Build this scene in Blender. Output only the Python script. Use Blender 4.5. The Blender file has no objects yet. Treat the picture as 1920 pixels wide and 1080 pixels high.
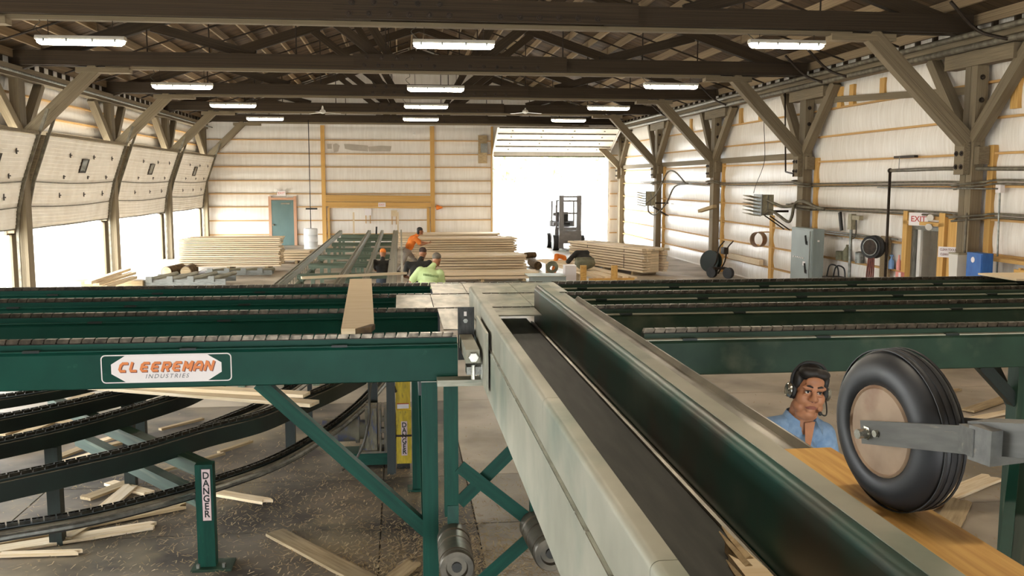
import bpy, bmesh, math, random
from mathutils import Vector, Matrix, Euler
random.seed(7)
SC = bpy.context.scene
COL = SC.collection
PI = math.pi
# ---------------------------------------------------------------- camera
FPX = 1750.0
CAM_ROWS = ((0.99296721, 0.01244815, -0.11773342), (-0.1183855, 0.1127481, -0.98654586), (0.00099355, 0.99354563, 0.11342885))
CAM_POS = Vector((0, 0, 2.95))
cam_d = bpy.data.cameras.new('camera')
cam_d.sensor_width = 36.0
cam_d.lens = FPX / 1920.0 * 36.0
cam_d.clip_start = 0.05
cam_d.clip_end = 500
cam_o = bpy.data.objects.new('camera', cam_d)
COL.objects.link(cam_o)
R3 = Matrix(CAM_ROWS)
cam_o.matrix_world = Matrix.Translation(CAM_POS) @ R3.to_4x4()
SC.camera = cam_o
# ---------------------------------------------------------------- world, exposure
w = bpy.data.worlds.new('overcast_sky')
SC.world = w
w.use_nodes = True
bg = w.node_tree.nodes['Background']
bg.inputs[0].default_value = (0.93, 0.98, 1.0, 1)
bg.inputs[1].default_value = 8.5
vs = SC.view_settings
vs.view_transform = 'Standard'
vs.look = 'None'
vs.gamma = 1.0
vs.use_curve_mapping = False
vs.exposure = 1.2
try:
    SC.cycles.max_bounces = 8
    SC.cycles.diffuse_bounces = 5
    SC.cycles.glossy_bounces = 4
    SC.cycles.use_denoising = True
    SC.cycles.sample_clamp_indirect = 6.0
except Exception:
    pass

# ---------------------------------------------------------------- helpers
def at(px, py, X=None, Y=None, Z=None):
    """world point seen at a pixel of the 1920x1080 frame, at its real distance (one world plane given)"""
    d = R3 @ Vector(((px - 960) / FPX, (540 - py) / FPX, -1.0))
    if X is not None: t = (X - CAM_POS.x) / d.x
    elif Y is not None: t = (Y - CAM_POS.y) / d.y
    else: t = (Z - CAM_POS.z) / d.z
    return CAM_POS + d * t

def lin(h):
    h = h.lstrip('#')
    out = []
    for i in (0, 2, 4):
        c = int(h[i:i + 2], 16) / 255
        out.append(c / 12.92 if c <= .04045 else ((c + .055) / 1.055) ** 2.4)
    return (*out, 1)

MATS = {}
def mat(name, c1, c2=None, rough=.6, metal=0., scale=4., stretch=(1, 1, 1), lo=.35, hi=.65, bump=0., vary=0., world=False,
        emit=None, spec=.5, detail=4., rvar=0., c3=None, s3=1.2, lo3=.5, hi3=.65, trans=0.):
    m = bpy.data.materials.new(name)
    m.use_nodes = True
    nt = m.node_tree
    N, L = nt.nodes, nt.links
    b = N['Principled BSDF']
    b.inputs['Roughness'].default_value = rough
    b.inputs['Metallic'].default_value = metal
    b.inputs['Specular IOR Level'].default_value = spec
    c1 = lin(c1) if isinstance(c1, str) else c1
    b.inputs['Base Color'].default_value = c1
    if trans:
        b.inputs['Transmission Weight'].default_value = trans
    if c2 is not None or bump:
        c2 = c1 if c2 is None else lin(c2)
        if world:
            tc = N.new('ShaderNodeNewGeometry'); out = tc.outputs['Position']
        else:
            tc = N.new('ShaderNodeTexCoord'); out = tc.outputs['Object']
        mp = N.new('ShaderNodeMapping')
        mp.inputs['Scale'].default_value = stretch
        L.new(out, mp.inputs['Vector'])
        oi = N.new('ShaderNodeObjectInfo')
        if not world:
            cb = N.new('ShaderNodeCombineXYZ')
            ml = N.new('ShaderNodeMath'); ml.operation = 'MULTIPLY'; ml.inputs[1].default_value = 37.
            L.new(oi.outputs['Random'], ml.inputs[0]); L.new(ml.outputs[0], cb.inputs[0]); L.new(ml.outputs[0], cb.inputs[1])
            L.new(cb.outputs[0], mp.inputs['Location'])
        nz = N.new('ShaderNodeTexNoise')
        nz.inputs['Scale'].default_value = scale
        nz.inputs['Detail'].default_value = detail
        L.new(mp.outputs[0], nz.inputs['Vector'])
        rp = N.new('ShaderNodeValToRGB')
        rp.color_ramp.elements[0].position = lo; rp.color_ramp.elements[0].color = c1
        rp.color_ramp.elements[1].position = hi; rp.color_ramp.elements[1].color = c2
        L.new(nz.outputs['Fac'], rp.inputs[0])
        col = rp.outputs[0]
        if c3 is not None:
            n3 = N.new('ShaderNodeTexNoise'); n3.inputs['Scale'].default_value = s3; n3.inputs['Detail'].default_value = 6
            L.new(out, n3.inputs['Vector'])
            r3 = N.new('ShaderNodeValToRGB'); r3.color_ramp.elements[0].position = lo3; r3.color_ramp.elements[1].position = hi3
            L.new(n3.outputs['Fac'], r3.inputs[0])
            mx = N.new('ShaderNodeMix'); mx.data_type = 'RGBA'
            L.new(r3.outputs[0], mx.inputs[0]); L.new(col, mx.inputs[6]); mx.inputs[7].default_value = lin(c3)
            col = mx.outputs[2]
        if vary:
            hs = N.new('ShaderNodeHueSaturation')
            mr = N.new('ShaderNodeMapRange')
            mr.inputs[3].default_value = 1 - vary; mr.inputs[4].default_value = 1 + vary
            L.new(oi.outputs['Random'], mr.inputs[0]); L.new(mr.outputs[0], hs.inputs['Value'])
            L.new(col, hs.inputs['Color']); col = hs.outputs[0]
        L.new(col, b.inputs['Base Color'])
        if bump:
            bp = N.new('ShaderNodeBump'); bp.inputs['Strength'].default_value = min(1, bump); bp.inputs['Distance'].default_value = .02 * max(1, bump)
            L.new(nz.outputs['Fac'], bp.inputs['Height']); L.new(bp.outputs[0], b.inputs['Normal'])
        if rvar:
            m2 = N.new('ShaderNodeMapRange'); m2.inputs[3].default_value = max(0, rough - rvar); m2.inputs[4].default_value = min(1, rough + rvar)
            L.new(nz.outputs['Fac'], m2.inputs[0]); L.new(m2.outputs[0], b.inputs['Roughness'])
    if emit:
        b.inputs['Emission Color'].default_value = lin(emit[0]); b.inputs['Emission Strength'].default_value = emit[1]
    MATS[name] = m
    return m

WOODST = (.6, 9, 9)
mat('concrete', '#aa9d8b', '#857a69', .5, scale=1.1, world=True, bump=.12, detail=11, lo=.36, hi=.64, c3='#b8ab98', s3=.45, lo3=.48, hi3=.64, rvar=.12)
mat('concrete_dirty_dim', '#756a5b', '#37312a', .6, scale=1.2, world=True, bump=.15, detail=12, lo=.38, hi=.62, c3='#85785f', s3=.9, lo3=.52, hi3=.66, rvar=.1)  # stained concrete, its colour also darkened to keep the shaded near-left floor dim
mat('concrete_base', '#4c463c', '#3a352d', .9, scale=2, world=True)
mat('sheet', '#e9e3da', '#d6cdc0', .38, scale=3.2, stretch=(1, 6, .5), world=True, bump=.5, lo=.3, hi=.75, detail=5, spec=.5)
mat('sheet_far', '#e9e3da', '#dcd4c8', .45, scale=2.5, stretch=(5, 1, .5), world=True, bump=.3, lo=.3, hi=.75, detail=5)
mat('girt', '#cfa76a', '#b2874f', .75, scale=3, stretch=(.4, 8, 8), vary=.14)
mat('stud', '#d6ac66', '#b58844', .75, scale=3, stretch=WOODST, vary=.12)
mat('timber', '#8a7c63', '#5f523e', .85, scale=5, stretch=WOODST, vary=.14, bump=.35, lo=.3, hi=.7)
mat('truss_wood', '#42331f', '#251b11', .85, scale=4, stretch=WOODST, vary=.12, bump=.25)
mat('purlin', '#a08a6a', '#77634a', .85, scale=3, stretch=WOODST, vary=.2)
mat('roof_board', '#614a2e', '#3c2c19', .85, scale=5, stretch=WOODST, vary=.28)
mat('iron', '#2c2620', '#40342a', .6, metal=.6, scale=12)
mat('old_pipe', '#77705f', '#575043', .6, metal=.3, scale=8, bump=.1)
mat('cable', '#4b4538', '#363127', .6, scale=10)
mat('galv', '#8d8d86', '#6c6c66', .45, metal=.7, scale=14, rvar=.12)
mat('white_paint', '#e7e4dd', '#d5cfc4', .5, scale=4, vary=.03)
mat('door_panel', '#efe9de', '#ded5c6', .5, scale=2.5, vary=.03, lo=.3, hi=.75)
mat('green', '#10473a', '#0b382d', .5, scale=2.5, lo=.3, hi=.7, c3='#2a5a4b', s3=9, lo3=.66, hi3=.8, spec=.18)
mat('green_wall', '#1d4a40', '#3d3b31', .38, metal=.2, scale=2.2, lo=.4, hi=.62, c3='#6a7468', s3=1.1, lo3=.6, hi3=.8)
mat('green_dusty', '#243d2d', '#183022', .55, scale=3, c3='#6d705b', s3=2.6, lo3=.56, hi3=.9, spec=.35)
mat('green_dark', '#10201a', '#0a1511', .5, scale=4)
mat('dusty_steel', '#aaa796', '#8d8c7c', .5, metal=.25, scale=2.2, lo=.3, hi=.7, c3='#6d7a6c', s3=1.6, lo3=.52, hi3=.72, rvar=.1)
mat('worn_steel', '#8b8472', '#5f5a4d', .34, metal=.55, scale=3, stretch=(1, 1, 1), rvar=.1, lo=.3, hi=.7)
mat('drum_steel', '#6b6354', '#3d382e', .4, metal=.4, scale=6, rvar=.1)
mat('bright_steel', '#c5c3b8', '#9e9c91', .25, metal=.9, scale=9, rvar=.1)
mat('dark_steel', '#2d2c28', '#1d1c19', .45, metal=.5, scale=6, rvar=.1)
mat('chain', '#655b4e', '#39332a', .35, metal=.75, scale=20, vary=.2, rvar=.14)
mat('chain_dark', '#23211c', '#3c382f', .4, metal=.7, scale=20, vary=.2)
mat('belt', '#2f302c', '#454540', .62, scale=5, stretch=(4, .5, 1), bump=.1, lo=.35, hi=.75)
mat('table_rail', '#94907c', '#6f6e5e', .5, metal=.15, scale=4)
mat('table_beam', '#6d7a68', '#51604f', .6, scale=3)
mat('plate', '#a9a392', '#827e70', .4, metal=.3, scale=3.5, c3='#5f6a63', s3=1.3, lo3=.5, hi3=.66, rvar=.12)
mat('lumber', '#e8d6b8', '#d3b990', .75, scale=4, stretch=WOODST, vary=.17, lo=.35, hi=.7)
mat('lumber_warm', '#d4a75c', '#b4843f', .7, scale=5, stretch=WOODST, vary=.08, lo=.35, hi=.7)
mat('lumber_grey', '#b09a76', '#8c7756', .8, scale=4, stretch=WOODST, vary=.2, lo=.35, hi=.7)
mat('lumber_pale', '#d9c6a6', '#cbb48e', .75, scale=4, stretch=WOODST, vary=.06)
mat('bark', '#6f5a3d', '#3f3120', .9, scale=9, bump=.6)
mat('yellow', '#d8bb12', '#b59a10', .5, scale=5, c3='#8a7a22', s3=7, lo3=.6, hi3=.72)
mat('label_white', '#e6dedb', None, .5)
mat('label_pink', '#e2cbc9', '#d7bdbb', .5, scale=6)
mat('black', '#141412', None, .5)
mat('soft_black', '#1c1b1a', '#262524', .7, scale=20)
mat('orange_print', '#d97c3a', None, .5)
mat('maroon', '#6a2f22', None, .5)
mat('grey_print', '#6f716f', None, .5)
mat('red', '#b3372c', None, .5)
mat('pale_red', '#d98c80', None, .5)
mat('rubber', '#1d1e20', '#2a2b2d', .5, scale=8, rvar=.1)
mat('rim', '#a68c72', '#7c634c', .6, scale=6, c3='#7a4a30', s3=5, lo3=.52, hi3=.66)
mat('arm_paint', '#5c5b56', '#4b4a46', .5, metal=.1, scale=3, c3='#8a7f70', s3=2.2, lo3=.62, hi3=.75)
mat('panel_grey', '#8b938f', '#7f8783', .45, scale=2)
mat('heater', '#a39a80', '#857d66', .5, metal=.3, scale=5)
mat('blue_box', '#2b63a8', '#24589a', .5, scale=4)
mat('door_green', '#5d7672', '#556d69', .5, scale=3)
mat('trim_pink', '#c79a7c', '#b48767', .6, scale=3)
mat('motor_paint', '#77705c', '#5b5546', .7, scale=6, c3='#4a5270', s3=5, lo3=.55, hi3=.68)
mat('barrel', '#e4e4e2', '#d8d8d6', .4, scale=2)
mat('glass_grey', '#6a6b62', None, .15)
mat('lamp_housing', '#cfc9bd', None, .5)
mat('lamp_glow', '#ffffff', None, .5, emit=('#fff0d8', 34.0))
mat('skin', '#b07a58', '#9c6848', .55, scale=14, lo=.3, hi=.7)
mat('skin_light', '#d0a98a', '#bf9474', .55, scale=10)
mat('lip', '#8d5444', None, .5)
mat('eye_white', '#d9d2c8', None, .3)
mat('hair', '#15120f', '#241d18', .6, scale=30)
mat('denim', '#7f99b5', '#6a86a5', .85, scale=30, lo=.3, hi=.7)
mat('undershirt', '#4c5a76', None, .9)
mat('orange_shirt', '#ef8a3a', '#d9701f', .85, scale=6)
mat('lime_shirt', '#cde0a4', '#bdd392', .85, scale=5)
mat('black_cloth', '#262522', '#33312d', .85, scale=10)
mat('brown_cap', '#3a2b24', '#4c3a31', .85, scale=10)
mat('grey_cap', '#7c7468', '#5e564c', .85, scale=10)
mat('grey_pants', '#a79c92', '#8d8379', .85, scale=6)
mat('jeans', '#4c5560', '#3f4852', .85, scale=6)
mat('olive', '#7a7760', '#5b5a46', .85, scale=6)
mat('forklift', '#858282', '#716f6f', .5, scale=3)  # pale grey with the haze of the bright doorway put into the colour
mat('outside_ground', '#d8d4cc', '#c8c2b6', .9, scale=.6, world=True)
mat('leaf', '#b4c48e', '#c8d6a6', .8, scale=4)
mat('pale_bark', '#c9bfae', '#b5aa98', .9, scale=4)
mat('reel_red', '#7a3a2a', '#5c2a1e', .5, scale=10)
mat('blue_plastic', '#6f93c0', None, .4)
mat('debris', '#b3a07e', '#8d7a5c', .9, scale=8, world=True)

WORLD = {}
def link(o, parent=None, M=None):
    COL.objects.link(o)
    M = M or Matrix.Identity(4)
    WORLD[o.name] = M
    if parent is not None:
        o.parent = parent
        o.matrix_parent_inverse = WORLD[parent.name].inverted()
    o.matrix_basis = M
    return o

def tag(o, label=None, cat=None, group=None, kind=None):
    if label: o['label'] = label
    if cat: o['category'] = cat
    if group: o['group'] = group
    if kind: o['kind'] = kind
    return o

def thing(name, label, cat, loc=(0, 0, 0), group=None, kind=None):
    o = bpy.data.objects.new(name, None)
    o.empty_display_size = .1
    link(o, None, Matrix.Translation(Vector(loc)))
    return tag(o, label, cat, group, kind)

def mesh_obj(name, me, parent=None, M=None, label=None):
    o = bpy.data.objects.new(name, me)
    link(o, parent, M)
    if label: o['label'] = label
    return o

def bobj(name, bm, m, parent=None, M=None, smooth=False, label=None):
    me = bpy.data.meshes.new(name)
    bmesh.ops.recalc_face_normals(bm, faces=bm.faces)
    bm.to_mesh(me); bm.free()
    for mm in (m if isinstance(m, (list, tuple)) else [m]):
        me.materials.append(MATS[mm])
    if smooth:
        me.polygons.foreach_set('use_smooth', [True] * len(me.polygons))
        if smooth != 'all':
            try: me.set_sharp_from_angle(angle=.7)
            except Exception: pass
    return mesh_obj(name, me, parent, M, label)

def NB(): return bmesh.new()
_UNIT = {}
def unit_cube(m, bev=True):
    k = (m, bev)
    if k not in _UNIT:
        bm = NB(); bmesh.ops.create_cube(bm, size=1.0)
        me = bpy.data.meshes.new('unit_' + m); bm.to_mesh(me); bm.free()
        me.materials.append(MATS[m]); _UNIT[k] = me
    return _UNIT[k]

def frame(p0, p1, up=(0, 0, 1)):
    p0, p1 = Vector(p0), Vector(p1)
    x = (p1 - p0).normalized(); up = Vector(up)
    if abs(x.dot(up)) > .98: up = Vector((0, 1, 0)) if abs(x.y) < .9 else Vector((1, 0, 0))
    y = up.cross(x).normalized(); z = x.cross(y)
    m = Matrix((x, y, z)).transposed().to_4x4()
    m.translation = (p0 + p1) / 2
    return m

def plank(name, p0, p1, wd, th, m, parent=None, up=(0, 0, 1), label=None):
    """a rectangular member from p0 to p1: wd across (horizontal), th along up; shares one cube mesh per material"""
    L = (Vector(p1) - Vector(p0)).length
    M = frame(p0, p1, up) @ Matrix.Diagonal((L, wd, th, 1))
    return mesh_obj(name, unit_cube(m), parent, M, label)

def cbox(name, c, s, m, parent=None, rz=0., label=None):
    M = Matrix.Translation(Vector(c)) @ Matrix.Rotation(rz, 4, 'Z') @ Matrix.Diagonal((*s, 1))
    return mesh_obj(name, unit_cube(m), parent, M, label)

def abox(bm, lo, hi, M=None, mi=0):
    vs_ = [bm.verts.new((M @ Vector(p)) if M else p) for p in
           ((lo[0], lo[1], lo[2]), (hi[0], lo[1], lo[2]), (hi[0], hi[1], lo[2]), (lo[0], hi[1], lo[2]),
            (lo[0], lo[1], hi[2]), (hi[0], lo[1], hi[2]), (hi[0], hi[1], hi[2]), (lo[0], hi[1], hi[2]))]
    for f in ((0, 3, 2, 1), (4, 5, 6, 7), (0, 1, 5, 4), (1, 2, 6, 5), (2, 3, 7, 6), (3, 0, 4, 7)):
        fc = bm.faces.new([vs_[i] for i in f]); fc.material_index = mi
    return vs_

def abar(bm, p0, p1, wd, th, up=(0, 0, 1), mi=0):
    L = (Vector(p1) - Vector(p0)).length / 2
    return abox(bm, (-L, -wd / 2, -th / 2), (L, wd / 2, th / 2), frame(p0, p1, up), mi)

def atube(bm, pts, r, n=8, cap=True, mi=0):
    pts = [Vector(p) for p in pts]
    rings = []
    for i, p in enumerate(pts):
        a = pts[max(0, i - 1)]; b = pts[min(len(pts) - 1, i + 1)]
        d = (b - a).normalized()
        if i == 0:
            u = Vector((0, 0, 1)) if abs(d.z) < .9 else Vector((1, 0, 0))
        u = (u - d * u.dot(d)).normalized(); v = d.cross(u)
        rr = r[i] if isinstance(r, (list, tuple)) else r
        rings.append([bm.verts.new(p + (u * math.cos(2 * PI * k / n) + v * math.sin(2 * PI * k / n)) * rr) for k in range(n)])
    for a, b in zip(rings, rings[1:]):
        for k in range(n):
            f = bm.faces.new((a[k], a[(k + 1) % n], b[(k + 1) % n], b[k])); f.material_index = mi
    if cap:
        for rg in (rings[0][::-1], rings[-1]):
            f = bm.faces.new(rg); f.material_index = mi

def acyl(bm, p0, p1, r0, r1=None, n=16, mi=0):
    atube(bm, [p0, p1], [r0, r0 if r1 is None else r1], n, True, mi)

def alathe(bm, prof, M=None, n=24, mi=0, closed=False):
    """profile (r, z) turned about local z"""
    rings = []
    for r, z in prof:
        rings.append([bm.verts.new((M @ Vector((r * math.cos(2 * PI * k / n), r * math.sin(2 * PI * k / n), z))) if M else (r * math.cos(2 * PI * k / n), r * math.sin(2 * PI * k / n), z)) for k in range(n)])
    pairs = list(zip(rings, rings[1:])) + ([(rings[-1], rings[0])] if closed else [])
    for a, b in pairs:
        for k in range(n):
            f = bm.faces.new((a[k], a[(k + 1) % n], b[(k + 1) % n], b[k])); f.material_index = mi
    if not closed:
        for rg, (r, z) in ((rings[0][::-1], prof[0]), (rings[-1], prof[-1])):
            if r > 1e-5:
                f = bm.faces.new(rg); f.material_index = mi

def aprism(bm, poly, p0, p1, up=(0, 0, 1), mi=0):
    """2-D polygon (a, b) extruded from p0 to p1; a across (left of travel), b along up"""
    F = frame(p0, p1, up)
    L = (Vector(p1) - Vector(p0)).length / 2
    A = [bm.verts.new(F @ Vector((-L, a, b))) for a, b in poly]
    B = [bm.verts.new(F @ Vector((L, a, b))) for a, b in poly]
    n = len(poly)
    for f in [A[::-1], B] + [(A[i], A[(i + 1) % n], B[(i + 1) % n], B[i]) for i in range(n)]:
        fc = bm.faces.new(f); fc.material_index = mi

def asweep(bm, prof, pts, up=(0, 0, 1), mi=0):
    """profile polygon (a across, b up) swept along a polyline, sections kept upright"""
    rings = []
    pts = [Vector(p) for p in pts]
    for i, p in enumerate(pts):
        d = (pts[min(len(pts) - 1, i + 1)] - pts[max(0, i - 1)]).normalized()
        y = Vector(up).cross(d).normalized(); z = d.cross(y)
        rings.append([bm.verts.new(p + y * a + z * b) for a, b in prof])
    n = len(prof)
    for a, b in zip(rings, rings[1:]):
        for k in range(n):
            f = bm.faces.new((a[k], a[(k + 1) % n], b[(k + 1) % n], b[k])); f.material_index = mi
    for rg in (rings[0][::-1], rings[-1]):
        f = bm.faces.new(rg); f.material_index = mi

def text_obj(name, body, size, m, M, parent, shear=0., bold=0., spacing=1., align='CENTER', depth=.0008, sx=1.):
    cu = bpy.data.curves.new(name, 'FONT')
    cu.body = body; cu.size = size; cu.align_x = align; cu.align_y = 'CENTER'
    cu.shear = shear; cu.offset = bold; cu.space_character = spacing; cu.extrude = depth; cu.resolution_u = 3
    tmp = bpy.data.objects.new(name + '_tmp', cu); COL.objects.link(tmp)
    dg = bpy.context.evaluated_depsgraph_get(); dg.update()
    me = bpy.data.meshes.new_from_object(tmp.evaluated_get(dg))
    bpy.data.objects.remove(tmp); bpy.data.curves.remove(cu)
    me.name = name; me.materials.clear(); me.materials.append(MATS[m])
    return mesh_obj(name, me, parent, M @ Matrix.Diagonal((sx, 1, 1, 1)))

def facing(p, n, up=(0, 0, 1)):
    """matrix whose local z points along n, local y along up: for flat print"""
    z = Vector(n).normalized(); x = Vector(up).cross(z).normalized(); y = z.cross(x)
    m = Matrix((x, y, z)).transposed().to_4x4(); m.translation = Vector(p)
    return m

def spline(pts, n=6):
    """Catmull-Rom through points"""
    pts = [Vector(p) for p in pts]
    P = [pts[0] * 2 - pts[1]] + pts + [pts[-1] * 2 - pts[-2]]
    out = []
    for i in range(1, len(P) - 2):
        for k in range(n):
            t = k / n
            a, b, c, d = P[i - 1], P[i], P[i + 1], P[i + 2]
            out.append(.5 * ((2 * b) + (c - a) * t + (2 * a - 5 * b + 4 * c - d) * t * t + (3 * b - a - 3 * c + d) * t ** 3))
    out.append(pts[-1])
    return out

def copy_tree(o, M, name=None):
    """copy of a thing and its parts, moved so that its world matrix becomes M @ old"""
    def rec(src, parent):
        c = src.copy(); COL.objects.link(c)
        W0 = WORLD[src.name]
        WORLD[c.name] = M @ W0
        if parent is not None:
            c.parent = parent
            c.matrix_parent_inverse = WORLD[parent.name].inverted()
        c.matrix_basis = M @ W0
        for ch in list(src.children): rec(ch, c)
        return c
    return rec(o, None)
# ================================================================ structure
XL, XR, YF, RIDGE = -9.05, 10.55, 44.2, 0.8
TY = [16.2 + 6.9 * k for k in range(5)]          # truss lines
PY = [16.0, 23.1, 30.0, 36.9]                    # posts of the right wall
def zroof(X): return 8.95 - .336 * abs(X - RIDGE)

bm = NB(); abox(bm, (XL - .2, -8, -.3), (XR + .3, YF + .2, -.012))
fl = tag(bobj('floor', bm, 'concrete_base'), 'grey concrete floor slabs dusted with sawdust', None, None, 'structure')
xs = [XL - .2, -6.6, -3.4, -.2, .62, 3.9, 7.2, XR + .3]
ys = [-8, -3, 1, 4.4, 7.8, 9.15, 12.4, 15.6, 18.8, 22, 25.2, 28.4, 31.6, 34.8, 38, 41.2, YF + .2]
for a, b in zip(xs, xs[1:]):
    for c, d in zip(ys, ys[1:]):
        cbox('floor_slab', ((a + b) / 2, (c + d) / 2, -.03), (b - a - .014, d - c - .014, .06), 'concrete_dirty_dim' if (d < 12.5 and b < .7) else 'concrete', fl)
bm = NB(); abox(bm, (-70, -40, -.5), (XL - .2, 130, -.03)); abox(bm, (XL - .2, YF + .2, -.5), (80, 130, -.03)); abox(bm, (XR + .3, -40, -.5), (80, YF + .2, -.03))
tag(bobj('ground', bm, 'outside_ground'), 'pale gravel yard outside the open doors', None, None, 'structure')

def sheet(name, o, u, v, parent, m, bul=.04, nu=4, nv=4, n=None):
    """insulation sheeting bulging between girts: corner o, edge vectors u, v, outward n"""
    bm = NB(); o, u, v, n = Vector(o), Vector(u), Vector(v), Vector(n)
    g = [[bm.verts.new(o + u * (i / nu) + v * (j / nv) + n * bul * (math.sin(PI * j / nv) ** .7) * (.75 + .25 * math.sin(i * 2.3 + o.z * 3))) for j in range(nv + 1)] for i in range(nu + 1)]
    for i in range(nu):
        for j in range(nv):
            bm.faces.new((g[i][j], g[i + 1][j], g[i + 1][j + 1], g[i][j + 1]))
    return bobj(name, bm, m, parent, smooth='all')

# ---- right wall
D0, D1, DZ = 17.05, 18.2, 2.06                      # doorway in it
bm = NB()
for lo, hi in (((XR, -8, 0), (XR + .2, D0, 5.995)), ((XR, D1, 0), (XR + .2, YF + .2, 5.995)), ((XR, D0, DZ), (XR + .2, D1, 5.995))):
    abox(bm, lo, hi)
wr = tag(bobj('wall_right', bm, 'sheet'), 'long right wall of white plastic insulation between wooden girts', None, None, 'structure')
GZ = [.02, .5, 1.08, 1.66, 2.27, 2.87, 3.45, 4.07, 4.72, 5.36]
by = [9.1] + PY + [43.7]
for a, b in zip(by, by[1:]):
    for z0, z1 in zip(GZ, GZ[1:]):
        segs = [(a, b)]
        if a < D0 < b and z0 < 2.2:
            segs = [(a, D0 - .22), (D1 + .22, b)]
        for s0, s1 in segs:
            if s1 - s0 < .2: continue
            sheet('insulation_sheet', (XR - .004, s0 + .02, z0 + .03), (0, s1 - s0 - .04, 0), (0, 0, z1 - z0 - .04), wr, 'sheet', .05, 6, 4, (-1, 0, 0))
            if z0 > .1:
                dz = random.uniform(-.012, .012)
                plank('girt', (XR - .045, s0, z0 + dz), (XR - .045, s1, z0 - dz), .09, .04, 'girt', wr)
for y0, y1, z in ((30.1, 36.8, 3.62), (23.3, 29.9, 3.62), (37, 43.6, 3.62)):
    plank('rail_board', (XR - .1, y0, z), (XR - .1, y1, z), .04, .17, 'timber', wr)
plank('rail_board', (XR - .1, 16.3, 4.62), (XR - .1, 22.9, 4.98), .05, .14, 'timber', wr)
for Y in PY:
    plank('wall_stud', (XR - .06, Y - .36, 0), (XR - .06, Y - .36, 3.55 if Y != 16.0 else 3.6), .16, .09, 'stud', wr, up=(1, 0, 0))
for Y, z0, z1 in ((25.5, 0, 2.0), (19.6, 4.72, 5.2), (21.6, 4.72, 5.2), (21.0, 4.72, 5.2), (15.1, 4.2, 5.0), (26.6, 4.72, 5.2), (33.2, 4.72, 5.2), (28.2, 4.72, 5.2)):
    plank('wall_stud', (XR - .05, Y, z0), (XR - .05, Y, z1), .2, .1, 'stud', wr, up=(1, 0, 0))
# framed doorway into the annex
for p0, p1, wd, th in (((XR - .08, D0 - .09, 0), (XR - .08, D0 - .09, 2.35), .2, .16), ((XR - .08, D1 + .09, 0), (XR - .08, D1 + .09, 2.35), .16, .16)):
    plank('door_jamb', p0, p1, wd, th, 'stud', wr, up=(1, 0, 0))
plank('door_header', (XR - .08, D0 - .16, DZ + .06), (XR - .08, D1 + .16, DZ + .06), .16, .07, 'stud', wr)
plank('door_jamb', (XR - .08, D0 - .38, 0), (XR - .08, D0 - .38, 2.3), .3, .05, 'stud', wr, up=(1, 0, 0))

# ---- far wall
OX0, OX1, OZ = 4.36, 9.88, 4.12                    # overhead doorway
bm = NB()
def wquad(x0, x1, z0, z1): abox(bm, (x0, YF, z0), (x1, YF + .2, z1))
wquad(XL, OX0, 0, 5.7); wquad(OX1, XR + .1, 0, 5.7); wquad(OX0, OX1, OZ, 5.7)
v = [bm.verts.new(p) for p in ((XL, YF, 5.7), (XR, YF, 5.7), (XR, YF, 5.97), (RIDGE, YF, 9.24), (XL, YF, 5.985), (XL, YF + .2, 5.7), (XR, YF + .2, 5.7), (XR, YF + .2, 5.97), (RIDGE, YF + .2, 9.24), (XL, YF + .2, 5.985))]
for f in ((0, 1, 2, 3, 4), (9, 8, 7, 6, 5), (0, 4, 9, 5), (4, 3, 8, 9), (3, 2, 7, 8), (2, 1, 6, 7), (1, 0, 5, 6)): bm.faces.new([v[i] for i in f])
wb = tag(bobj('wall_back', bm, 'sheet_far'), 'far end wall of white insulation sheeting crossed by thin wooden girts', None, None, 'structure')
FG = [.02, .5, 1.14, 1.77, 2.37, 2.97, 3.6, 4.2, 4.83, 5.44]
spans = [(XL + .1, -3.6), (-3.42, 1.42), (1.6, OX0 - .1)]
for x0, x1 in spans:
    for z0, z1 in zip(FG, FG[1:]):
        segs = [(x0, x1)]
        if x0 < -5.4 < x1 and z0 < 2.0: segs = [(x0, -5.98), (-4.78, x1)]
        for s0, s1 in segs:
            sheet('insulation_sheet', (s0, YF - .004, z0 + .03), (s1 - s0, 0, 0), (0, 0, z1 - z0 - .04), wb, 'sheet_far', .05, 6, 4, (0, -1, 0))
            if z0 > .1 and not (x0 == -3.42 and 1.7 < z0 < 1.9):
                plank('girt', (s0, YF - .05, z0), (s1, YF - .05, z0), .1, .045, 'girt', wb)
for z0 in FG[1:]:
    plank('girt', (OX1 + .12, YF - .05, z0), (XR - .2, YF - .05, z0), .1, .045, 'girt', wb)
for X, zt, wd in ((-3.51, 5.5, .18), (1.51, 5.5, .2), (OX0 - .05, 5.5, .1)):
    plank('wall_stud', (X, YF - .07, 0), (X, YF - .07, zt), wd, .14, 'stud', wb, up=(0, 1, 0))
plank('header_beam', (-3.42, YF - .1, 2.17), (1.42, YF - .1, 2.13), .1, .3, 'stud', wb)
plank('header_beam', (-3.42, YF - .14, 1.9), (1.42, YF - .14, 1.86), .1, .2, 'stud', wb)
plank('header_beam', (-3.3, YF - .16, 1.76), (1.3, YF - .16, 1.72), .06, .06, 'stud', wb)
plank('wall_stud', (-3.3, YF - .14, 0), (-3.3, YF - .14, 1.75), .1, .1, 'stud', wb, up=(0, 1, 0))
plank('wall_stud', (1.3, YF - .14, 0), (1.3, YF - .14, 1.75), .14, .1, 'stud', wb, up=(0, 1, 0))
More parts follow.
